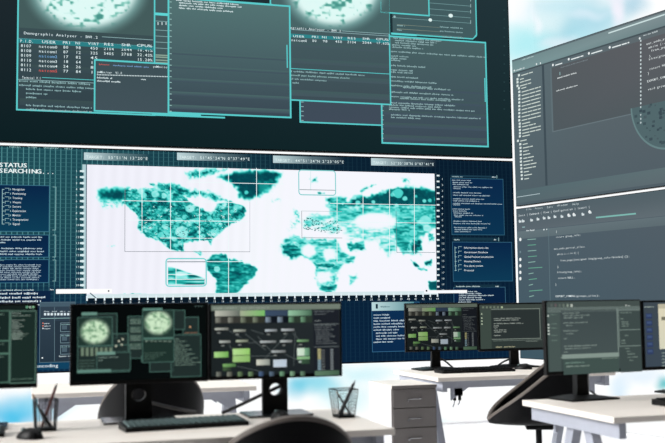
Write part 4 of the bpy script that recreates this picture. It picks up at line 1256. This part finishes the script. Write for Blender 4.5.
def draw_code(p, box):
    """reference px of the right foreground screen"""
    p.uvbox(*box, [(58, 76, 74), (64, 80, 82), (78, 92, 92), (66, 84, 82)], 0)
    p.rect(546, 304, 641, 309.6, (70, 86, 82), 1); p.rect(546, 309.6, 641, 311.4, (108, 128, 122), 1)
    for k, c in enumerate(((90, 104, 100), (110, 92, 96), (92, 110, 100), (106, 124, 110), (140, 160, 140), (196, 206, 190))): p.rect(549 + k * 4, 306, 551 + k * 4, 308.6, c, 2)
    p.rect(625.6, 305.8, 627, 306.8, (220, 230, 220), 2); p.greek(628, 307, 631, 1.6, (190, 204, 196), 2)
    p.rect(546.4, 311.6, 558, 371, (72, 92, 88), 1)
    for y in (317, 325.6, 328.6, 331.6, 334.6): p.rect(545.8, y, 547.2, y + 1.4, (226, 240, 226), 2)
    for y in (317, 326, 330, 337, 342): p.greek(549, y, 555, 1.3, (106, 136, 124), 2)
    p.rect(558.6, 312, 616, 354.4, (64, 80, 82), 1, (70, 88, 88))
    p.frame(558.4, 312, 616.6, 354.8, .9, (128, 152, 142), 2, 'br')
    for x, y, x1 in ((561, 315.6, 578), (562, 317.8, 588), (562, 320, 582), (561, 324.8, 586), (564, 327.4, 570), (561, 332.6, 577), (564, 335.2, 571), (561, 340.2, 565), (561, 347.4, 594), (562, 349.8, 588), (561, 353, 565)):
        p.greek(x, y, x1, 1.4, (138, 160, 150), 3)
    p.rect(559, 355, 617, 356, (136, 160, 148), 2)
    p.rect(560, 359, 617, 371, (64, 88, 82), 1); p.greek(599, 358.6, 617, 1.2, (140, 166, 150), 3); p.greek(562, 363.6, 581, 1.6, (120, 160, 142), 3); p.greek(563, 367, 586, 1.7, (150, 176, 160), 3)
    p.rect(618, 311.6, 641, 370, (62, 80, 78), 1); p.frame(618, 311.6, 640, 329.4, .6, (120, 144, 134), 2, 'lb'); p.frame(618, 329.4, 640, 345, .6, (120, 144, 134), 2, 'lb')
    for x, y, x1 in ((620, 314, 632), (620, 320, 624), (621, 323, 628), (621, 325, 629), (621, 327, 628), (624, 336, 628), (620, 341, 624), (620, 343.6, 625), (624, 348.6, 628), (625, 351.4, 629), (626, 354, 635), (626, 357, 637), (628, 360, 632)):
        p.greek(x, y, x1, 1.4, (130, 156, 142), 3)


def draw_code_far(p, box):
    """same program seen on the far desk, darker"""
    p.uvbox(*box, [(46, 60, 56), (50, 60, 58), (54, 64, 62), (48, 60, 56)], 0)
    p.rect(479, 304.6, 543.5, 309.6, (64, 76, 70), 1)
    for k in range(6): p.rect(481.6 + k * 3.6, 306, 483.6 + k * 3.6, 308, (110, 126, 106), 2)
    p.disc(501, 307, 1.0, (176, 196, 150), 3, n=8)
    p.rect(479.4, 310, 490, 348, (62, 78, 70), 1)
    for y in (313, 317, 320, 323): p.rect(480.4, y, 481.6, y + 1.2, (196, 214, 180), 2)
    p.rect(490.6, 309, 538.4, 338.4, (44, 54, 54), 1); p.frame(490.6, 309, 538.4, 338.4, .7, (120, 134, 124), 2, 'tbr')
    for x, y, x1 in ((492.6, 318.6, 519), (493, 320.4, 517), (492.6, 323.8, 522), (492.6, 326, 498), (492.6, 328, 497), (492.6, 330.2, 505), (492.6, 332, 505), (492.6, 335.6, 499)):
        p.greek(x, y, x1, 1.3, (164, 176, 166), 3)
    p.greek(494, 347, 500, 1.4, (200, 196, 150), 3); p.greek(502, 347, 513, 1.4, (200, 196, 150), 3); p.greek(524, 341.6, 536, 1.0, (140, 154, 144), 3); p.line(491, 340.4, 540, 340.4, .4, (110, 126, 116), 3, True)


def draw_document(p, box):
    p.uvbox(*box, [(60, 72, 84), (64, 76, 86), (70, 80, 86), (62, 72, 80)], 0)
    p.greek(645, 307, 656, 1.3, (176, 190, 180), 2)
    for k in range(6): p.rect(646, 313 + k * 7, 653, 318 + k * 7, (48, 62, 96), 1); p.rect(647, 314 + k * 7, 652, 316 + k * 7, (66, 84, 120), 2)
    p.rect(660, 303.4, 712, 345, (222, 214, 186), 2, (214, 212, 190))
    p.rect(660, 303.4, 712, 306, (190, 184, 160), 3); p.rect(663, 316, 672, 319, (120, 116, 100), 3)
    for k in range(6): p.greek(676, 318 + k * 4, 706 - (k * 7 % 12), 1.5, (120, 116, 104), 3)
    for k in range(5): p.greek(662, 352 + k * 3.2, 700 - (k * 9 % 14), 1.5, (150, 166, 160), 3)


def draw_lists(p, box):
    p.uvbox(*box, [(14, 24, 24), (20, 34, 32), (22, 36, 34), (14, 24, 24)], 0)
    g = (80, 128, 108)
    for k, c in enumerate(((120, 214, 160), (196, 226, 206), (150, 230, 170))): p.disc(26.2 + 3.2 * k, 307.4, 1.1, c, 2, n=8)
    p.rect(9.6, 311.4, 35.6, 382, (26, 48, 42), 1); p.frame(9.6, 311.4, 35.6, 382, .8, (96, 140, 122), 2)
    p.greek(11, 313.8, 20, 1.4, (200, 220, 206), 3); p.greek(11, 316.4, 30, 1.3, (150, 176, 160), 3)
    for k in range(10): p.greek(11, 321 + k * 2.05, 24 - (k * 5 % 7), 1.4, (170, 192, 178), 3)
    for k in range(3): p.greek(11, 334.6 + k * 2.1, 28 - 3 * k, 1.2, (140, 168, 150), 3)
    p.greek(11, 379.4, 34, 1.2, (110, 150, 130), 3)
    for y0, y1 in ((312, 341), (343, 354), (356, 382)):
        p.rect(-96, y0, 8.4, y1, (24, 44, 40), 1); p.frame(-96, y0, 8.4, y1, 1.0, g, 2)
        for k in range(int((y1 - y0) / 4)): p.greek(-92, y0 + 4 + k * 3.6, 3 - (k * 11 % 40), 1.4, (120, 156, 138), 3)


def face_on(x0, x1, ytop, ybot, Y):
    """centre x, bottom z, width, height of an axis-aligned screen in the plane Y; ytop/ybot at its middle"""
    a, b = at_y(x0, (ytop + ybot) / 2, Y), at_y(x1, (ytop + ybot) / 2, Y)
    xm = (x0 + x1) / 2
    lo, hi = at_y(xm, ybot, Y)[2], at_y(xm, ytop, Y)[2]
    return (a[0] + b[0]) / 2, lo, b[0] - a[0], hi - lo


# near left desk
x, z, w, h = face_on(70, 208.4, 303.2, 383.6, 3.915)
monitor('near monitor with two glowing round globes on its dark screen', x, 3.97, 0, z, draw_globes, ((70, 303.2), (208.4, 302), (208.4, 380.6), (70, 386.6)), 'slab', w=w, h=h, gain=.92)
x, z, w, h = face_on(209, 342, 302.6, 378.4, 3.915)
monitor('near monitor showing a node graph with bright green blocks', x, 3.97, 0, z, draw_nodes, ((208.8, 303), (342, 302.2), (342, 376.6), (208.8, 380.2)), 'slab', neck_x=.006, base=(.26, .18), w=w, h=h, gain=.92, sat=.74)
x, z, w, h = face_on(-104, 37.6, 303.5, 390, 3.915)
monitor('monitor cut off by the left picture edge, dark green list panels', x, 3.97, 0, z, draw_lists, ((-104, 304), (37.6, 303), (37.6, 387), (-104, 393)), 'slab', w=w, h=h, gain=.95, sat=.8)
# far right desk
x, z, w, h = face_on(405.4, 478.2, 302.8, 351.2, 6.10)
monitor('small far monitor with node graph on its screen, left of the far pair', x, 6.155, 0, z, draw_nodes, ((208.8, 303), (342, 302.2), (342, 376.6), (208.8, 380.2)), 'tapered', neck_x=-.024, w=w, h=h, gain=.74, sat=.74)
x2 = x + w / 2 + .004
x, z, w, h = face_on(478.8, 547.5, 302.8, 350.6, 6.10)
monitor('far monitor with dark code editor, right one of the far pair', x, 6.155, 0, z, draw_code_far, ((478, 303), (546, 302.2), (546, 350), (478, 350.6)), 'tapered', neck_x=.032, w=w, h=h, gain=.95, sat=.8)
# right desk
eX, eY, eR = 2.402, 4.035, math.radians(8)
monitor('right foreground monitor with grey green code editor', eX, eY, eR, .856, draw_code, ((543.6, 303), (642, 300.2), (642, 369.4), (543.6, 375.4)), 'tapered', neck_x=-.032, base=(.26, .17), w=.532, h=.323, gain=.95, sat=.72)
monitor('monitor cut off by the right picture edge, cream document on screen', eX + .54 * math.cos(eR), eY + .54 * math.sin(eR), eR, .856, draw_document, ((642.4, 300.2), (742, 297), (742, 363), (642.4, 369.4)), 'tapered', neck_x=.06, base=(.30, .17), w=.532, h=.318)


# ------------------------------------------------------------------ keyboards and mice
def keyboard(label, x, y, rz, w=.44, d=.135, key_mat=M_KEY):
    t = thing('keyboard', label, 'keyboard', (x, y, .74), rz, 'keyboards')
    MB().prism([(-d / 2, 0), (d / 2, 0), (d / 2, .024), (-d / 2, .014)], 'x', -w / 2, w / 2).build('keyboard_body', M_BLACK, t)
    k = MB()
    nx, ny = 20, 6
    for j in range(ny):
        for i in range(nx):
            cx = -w / 2 + .012 + (w - .024) * (i + .5) / nx; cy = -d / 2 + .012 + (d - .022) * (j + .5) / ny
            z = .014 + (cy + d / 2) / d * .010
            sx, sy = (w - .024) / nx * .42, (d - .022) / ny * .42
            o = [(cx - sx, cy - sy, z), (cx + sx, cy - sy, z), (cx + sx, cy + sy, z), (cx - sx, cy + sy, z)]
            tp = [(cx + (a - cx) * .8, cy + (b - cy) * .8, zz + .006) for a, b, zz in o]
            k.add(o + tp, [(4, 5, 6, 7), (0, 1, 5, 4), (1, 2, 6, 5), (2, 3, 7, 6), (3, 0, 4, 7)])
    k.build('keycaps', key_mat, t)
    return t


def mouse(label, x, y, rz, s=1.0):
    t = thing('computer_mouse', label, 'mouse', (x, y, .74), rz, 'computer mice')
    bm = bmesh.new()
    bmesh.ops.create_uvsphere(bm, u_segments=20, v_segments=12, radius=1)
    for q in bm.verts:
        yy = q.co.y
        q.co.x *= .033 * s * (1 - .12 * yy); q.co.y *= .058 * s
        q.co.z = max(0, q.co.z) * .036 * (1 - .25 * yy) if q.co.z > 0 else 0
    MB().addbm(bm).build('mouse_body', M_BLACK, t, smooth=True)
    MB().tube([(-.006, .030, .028), (.006, .030, .028)], .006, 10).build('scroll_wheel', M_KEY, t, smooth=True)
    return t


k0 = keyboard('keyboard in front of the globe monitor, grey green keys', .545, 3.705, .11, w=.45)
kx = at_z(4.5, 433, .75)
keyboard('keyboard cut off by the left picture edge beside a mouse', kx[0] - .22, kx[1] + .03, 0, w=.44)
keyboard('thin dark keyboard on the far right desk', 2.68, 5.845, 0, w=.49, d=.14, key_mat=M_BLACK)
keyboard('dark keyboard at right picture edge under the cropped monitor', 2.722, 3.66, .06, w=.44, d=.11, key_mat=M_BLACK)
kx = at_z(29.3, 437, .745)
mouse('black mouse on the left end of the near desk', kx[0], kx[1], .7, .98)
mouse('black mouse partly hidden behind the near chair back', .925, 3.80, .2)
mouse('small black mouse on the far right desk', 3.06, 5.93, .9)


# ------------------------------------------------------------------ pen cups, pens
def pen_cup(label, x, y, rz, wb, wt, h):
    t = thing('pen_cup', label, 'pen cup', (x, y, .74), rz, 'wire pen cups')
    m = MB()
    nh, nv = 9, 7
    def corner(k, z):
        w = (wb + (wt - wb) * z / h) / 2
        return {0: (-w, -w, z), 1: (w, -w, z), 2: (w, w, z), 3: (-w, w, z)}[k % 4]
    for k in range(4):
        for j in range(1, nh):
            z = h * j / nh
            m.bar(corner(k, z), corner(k + 1, z), .0009, .0009)
        for i in range(1, nv):
            f = i / nv
            a = [corner(k, 0)[q] * (1 - f) + corner(k + 1, 0)[q] * f for q in range(3)]
            b = [corner(k, h)[q] * (1 - f) + corner(k + 1, h)[q] * f for q in range(3)]
            m.bar(a, b, .0009, .0009)
    m.build('wire_mesh_sides', M_WIRE, t)
    r = MB()
    for k in range(4):
        r.bar(corner(k, h), corner(k + 1, h), .0038, .0038)
        r.bar(corner(k, 0.0), corner(k, h), .0028, .0028)
    r.build('rim_and_corner_wires', M_WIRE, t)
    MB().box(-wb / 2 - .002, -wb / 2 - .002, 0, wb / 2 + .002, wb / 2 + .002, .010).build('cup_base', M_BLACK, t)
    return t


def pen(name, label, cup, p, q, r, m, tipm, cat='pen', tip=.018):
    p, q = Vector(p), Vector(q)
    t = thing(name, label, cat, (cup[0] + p.x, cup[1] + p.y, .74 + p.z), 0, 'pens and pencils')
    d = q - p; n = d.normalized()
    MB().tube([(0, 0, 0), d - n * tip], r, 8).build('barrel', m, t, smooth=True)
    MB().tube([d - n * tip, d - n * tip * .4, d], [r * .98, r * .55, r * .2], 8).build('tip', tipm, t, smooth=True)
    return t


c1 = (.062, 3.80); pen_cup('wire pen cup at left with a tall red brown pen', c1[0], c1[1], .1, .066, .078, .110)
pen('pen', 'red brown pen leaning out of the left wire cup', c1, (-.012, .005, .012), (.040, .012, .165), .0052, M_PENR, M_PENB)
pen('pencil', 'thin grey pencil leaning left in the left wire cup', c1, (.006, -.01, .012), (-.046, -.01, .135), .0036, M_PENG, M_WOOD, 'pencil')
pen('pen', 'black pen lying low across the left wire cup', c1, (.02, -.015, .012), (-.022, .015, .080), .006, M_PENB, M_PENB)
c2 = (1.172, 3.77); pen_cup('tapered wire pen cup at right end of the near desk', c2[0], c2[1], .1, .062, .086, .108)
pen('pen', 'dark grey pen sticking out highest from right wire cup', c2, (-.018, 0, .012), (.052, .010, .140), .006, M_PENB, M_PENG)
pen('pen', 'steel pen leaning parallel to the dark pen in right wire cup', c2, (-.004, .015, .012), (.046, .022, .120), .0055, M_PENG, M_PENB)
pen('pencil', 'short pencil crossing the other way inside right wire cup', c2, (.022, -.014, .012), (-.034, -.012, .104), .0036, M_PENB, M_WOOD, 'pencil')


# ------------------------------------------------------------------ chairs
def chair(label, x, y, face, zb, hb, R=.25, front=.06, pw=.85, se=2.6):
    """tub swivel chair; local -y is the back of the tub, face = rotation of the front (+y)"""
    t = thing('swivel_chair', label, 'chair', (x, y, 0), face, 'black tub swivel chairs')
    n, mrings = 48, 10
    bm = MB()
    outer, inner = [], []
    def rim(a):
        cx, cy = math.cos(a), math.sin(a)
        s = (1 - cy) / 2                     # 0 at front, 1 at back
        h = front + (hb - front) * s ** pw
        return cx, cy, h
    def pt(a, k, th):
        cx, cy, h = rim(a)
        q = k / mrings
        rr = (math.sin(min(1, q / .55) * math.pi / 2) ** .8) * (1.0 if q < .55 else 1.0)
        sq = 1.0 / max(abs(cx) ** se + abs(cy) ** se, 1e-6) ** (1 / se)
        z = h * max(0, (q - .12) / .88) ** 1.6
        lean = 1 + .05 * q
        Rx = R * rr * sq * lean - th; Ry = (R + .01) * rr * sq * lean - th
        return (cx * max(Rx, .002), cy * max(Ry, .002), zb + z + th * (1.1 if q < .5 else .25))
    for k in range(1, mrings + 1):
        outer.append([pt(2 * math.pi * i / n, k, 0) for i in range(n)])
        inner.append([pt(2 * math.pi * i / n, k, .022) for i in range(n)])
    v = [(0, 0, zb)] + [p for r_ in outer for p in r_]
    f = [(0, 1 + (i + 1) % n, 1 + i) for i in range(n)]
    for k in range(mrings - 1):
        for i in range(n):
            f.append((1 + k * n + i, 1 + k * n + (i + 1) % n, 1 + (k + 1) * n + (i + 1) % n, 1 + (k + 1) * n + i))
    MB().add(v, f).build('shell', M_SHELL, t, smooth=True)
    v = [(0, 0, zb + .025)] + [p for r_ in inner for p in r_]
    MB().add(v, f).build('lining', M_FABRIC, t, smooth=True)
    # rim closing shell and lining
    ring = [tuple((a + b) / 2 for a, b in zip(p, q)) for p, q in zip(outer[-1], inner[-1])]
    MB().tube(ring + [ring[0], ring[1]], .0125, 8).build('rim_piping', M_RIM, t, smooth=True)
    # seat cushion
    cu = MB()
    rg = []
    for rr, z in ((.02, .085), (.14, .088), (.18, .078), (.195, .06), (.185, .035)):
        rg.append([(math.cos(2 * math.pi * i / 32) * rr, math.sin(2 * math.pi * i / 32) * rr, zb + z) for i in range(32)])
    v = [p for r_ in rg for p in r_]
    ff = [tuple(range(32))] + [(k * 32 + i, k * 32 + (i + 1) % 32, (k + 1) * 32 + (i + 1) % 32, (k + 1) * 32 + i) for k in range(4) for i in range(32)]
    cu.add(v, ff).build('seat_cushion', M_FABRIC, t, smooth=True)
    MB().tube([(0, 0, .10), (0, 0, .28), (0, 0, .281), (0, 0, zb + .01)], [.026, .026, .016, .016], 16).build('gas_lift', M_BLACK, t, smooth=True)
    MB().box(-.09, -.07, zb - .025, .09, .07, zb + .006, bev=.006).build('seat_plate', M_BLACK, t)
    MB().tube([(.03, 0, zb - .012), (.16, .02, zb - .016), (.22, .03, zb - .014)], .006, 8).build('height_lever', M_BLACK, t, smooth=True)
    for k in range(5):
        a = k * 2 * math.pi / 5 + .3
        c, s = math.cos(a), math.sin(a)
        lg = MB().tube([(0, 0, .105), (c * .15, s * .15, .095), (c * .27, s * .27, .072)], [.022, .018, .013], 8).build('base_arm', M_BLACK, t, smooth=True)
        MB().tube([(c * .27 - s * .014, s * .27 + c * .014, .028), (c * .27 + s * .014, s * .27 - c * .014, .028)], .028, 14).build('caster', M_BLACK, lg, smooth=True)
    return t


chair('black tub chair seen from behind at the bottom edge, nearest the camera', .790, 3.28, 0, .40, .425, R=.235, pw=1.25, se=2.2)
chair('black tub chair behind the globe monitor, facing the second desk', .545, 4.74, 0, .43, .475, R=.228, pw=1.2, se=2.2)
chair('black tub chair seen side on between the two right desks', 2.588, 4.86, math.radians(66), .535, .44, R=.245, front=.018, pw=.95)

# ------------------------------------------------------------------ pedestal cabinet
pl, pr_, pf, pb, ph = 1.975, 2.245, 5.43, 5.83, .709
t = thing('drawer_pedestal', 'grey drawer cabinet with pale top beside the far right desk', 'drawer cabinet', ((pl + pr_) / 2, (pf + pb) / 2, 0), 0)
hx, hy = (pr_ - pl) / 2, (pb - pf) / 2
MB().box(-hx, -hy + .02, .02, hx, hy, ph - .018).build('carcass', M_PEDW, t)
fr = MB()
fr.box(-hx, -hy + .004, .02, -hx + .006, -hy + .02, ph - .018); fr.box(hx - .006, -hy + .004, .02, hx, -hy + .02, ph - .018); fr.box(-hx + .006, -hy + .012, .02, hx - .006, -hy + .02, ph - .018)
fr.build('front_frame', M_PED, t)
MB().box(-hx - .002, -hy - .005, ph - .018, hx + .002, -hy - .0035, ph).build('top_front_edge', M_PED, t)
MB().box(-hx - .002, -hy - .004, ph - .018, hx + .002, hy, ph, bev=.002).build('cabinet_top', M_PEDTOP, t)
MB().box(-hx + .02, -hy + .04, 0, hx - .02, hy - .02, .02).build('plinth', M_BLACK, t)
nd = 6; dz = (ph - .018 - .03) / nd
for i in range(nd):
    z1 = ph - .021 - i * dz
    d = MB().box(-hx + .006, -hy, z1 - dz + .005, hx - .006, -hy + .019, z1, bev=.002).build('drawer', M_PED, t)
    zc = z1 - dz * .48
    h = MB(); h.tube([(-.035, -hy - .001, zc), (-.035, -hy - .014, zc - .002), (.035, -hy - .014, zc - .002), (.035, -hy - .001, zc)], .0032, 8)
    h.build('drawer_handle', M_CHROME, d, smooth=True)
    MB().tube([(-.036, -hy + .0, zc - .012), (-.036, -hy - .004, zc - .012)], .006, 10).build('drawer_lock', M_CHROME, d, smooth=True)


# ------------------------------------------------------------------ cables and socket box
def cable(label, pts, r=.0045, m=M_CABLE):
    # smooth through the points
    P = [Vector(p) for p in pts]; out = []
    for i in range(len(P) - 1):
        p0, p1, p2, p3 = P[max(i - 1, 0)], P[i], P[i + 1], P[min(i + 2, len(P) - 1)]
        for k in range(8):
            s = k / 8
            out.append(.5 * ((2 * p1) + (p2 - p0) * s + (2 * p0 - 5 * p1 + 4 * p2 - p3) * s * s + (3 * p1 - p0 - 3 * p2 + p3) * s ** 3))
    out.append(P[-1])
    o = MB().tube(out, r, 8).build('cable', m, smooth=True)
    return tag(o, label, 'cable', 'desk cables')


def a(x, y, Y): return tuple(at_y(x, y, Y))


cable('thick black cable running diagonally through the node monitor stand hole', [tuple(at_z(222, 413, .746)), a(240, 405, 4.06), a(262, 394.6, 4.03), a(274, 389, 3.985), a(285, 384, 4.02)], .007)
cable('grey cable behind the globe monitor stand running right', [a(146, 401, 4.04), a(160, 405, 4.07), a(178, 409, 4.09), a(196, 412, 4.05)], .006)
cable('thin cord behind the small far node monitor', [a(438, 357.5, 6.2), a(445, 361, 6.2), tuple(at_z(455, 369.6, .745))], .006)
cable('thin cord behind the far code monitor', [a(511, 358.6, 6.2), a(503, 362, 6.2), tuple(at_z(494, 368.4, .745))], .006)
cable('thin cord behind the right foreground monitor base', [a(590, 391, 4.09), a(594, 393.4, 4.085), tuple(at_z(598, 396.4, .745))], .004)

sx = at_y(458, 385, 5.56)[0]
t = thing('power_socket_box', 'black power socket box under the far right desk front edge', 'power socket', (sx, 5.575, .625))
MB().box(-.028, -.02, 0, .028, .018, .047, bev=.003).build('socket_body', M_BLACK, t)
for dx, l in ((-.018, .065), (.014, .045)):
    pg = MB().box(dx - .007, -.012, -.028, dx + .007, .006, .001, bev=.002).build('plug', M_BLACK, t)
    MB().tube([(dx, -.003, -.026), (dx - .004, -.003, -.045), (dx - .012, -.003, -.026 - l * .6)], .003, 6).build('plug_cord', M_STEEL, pg, smooth=True)
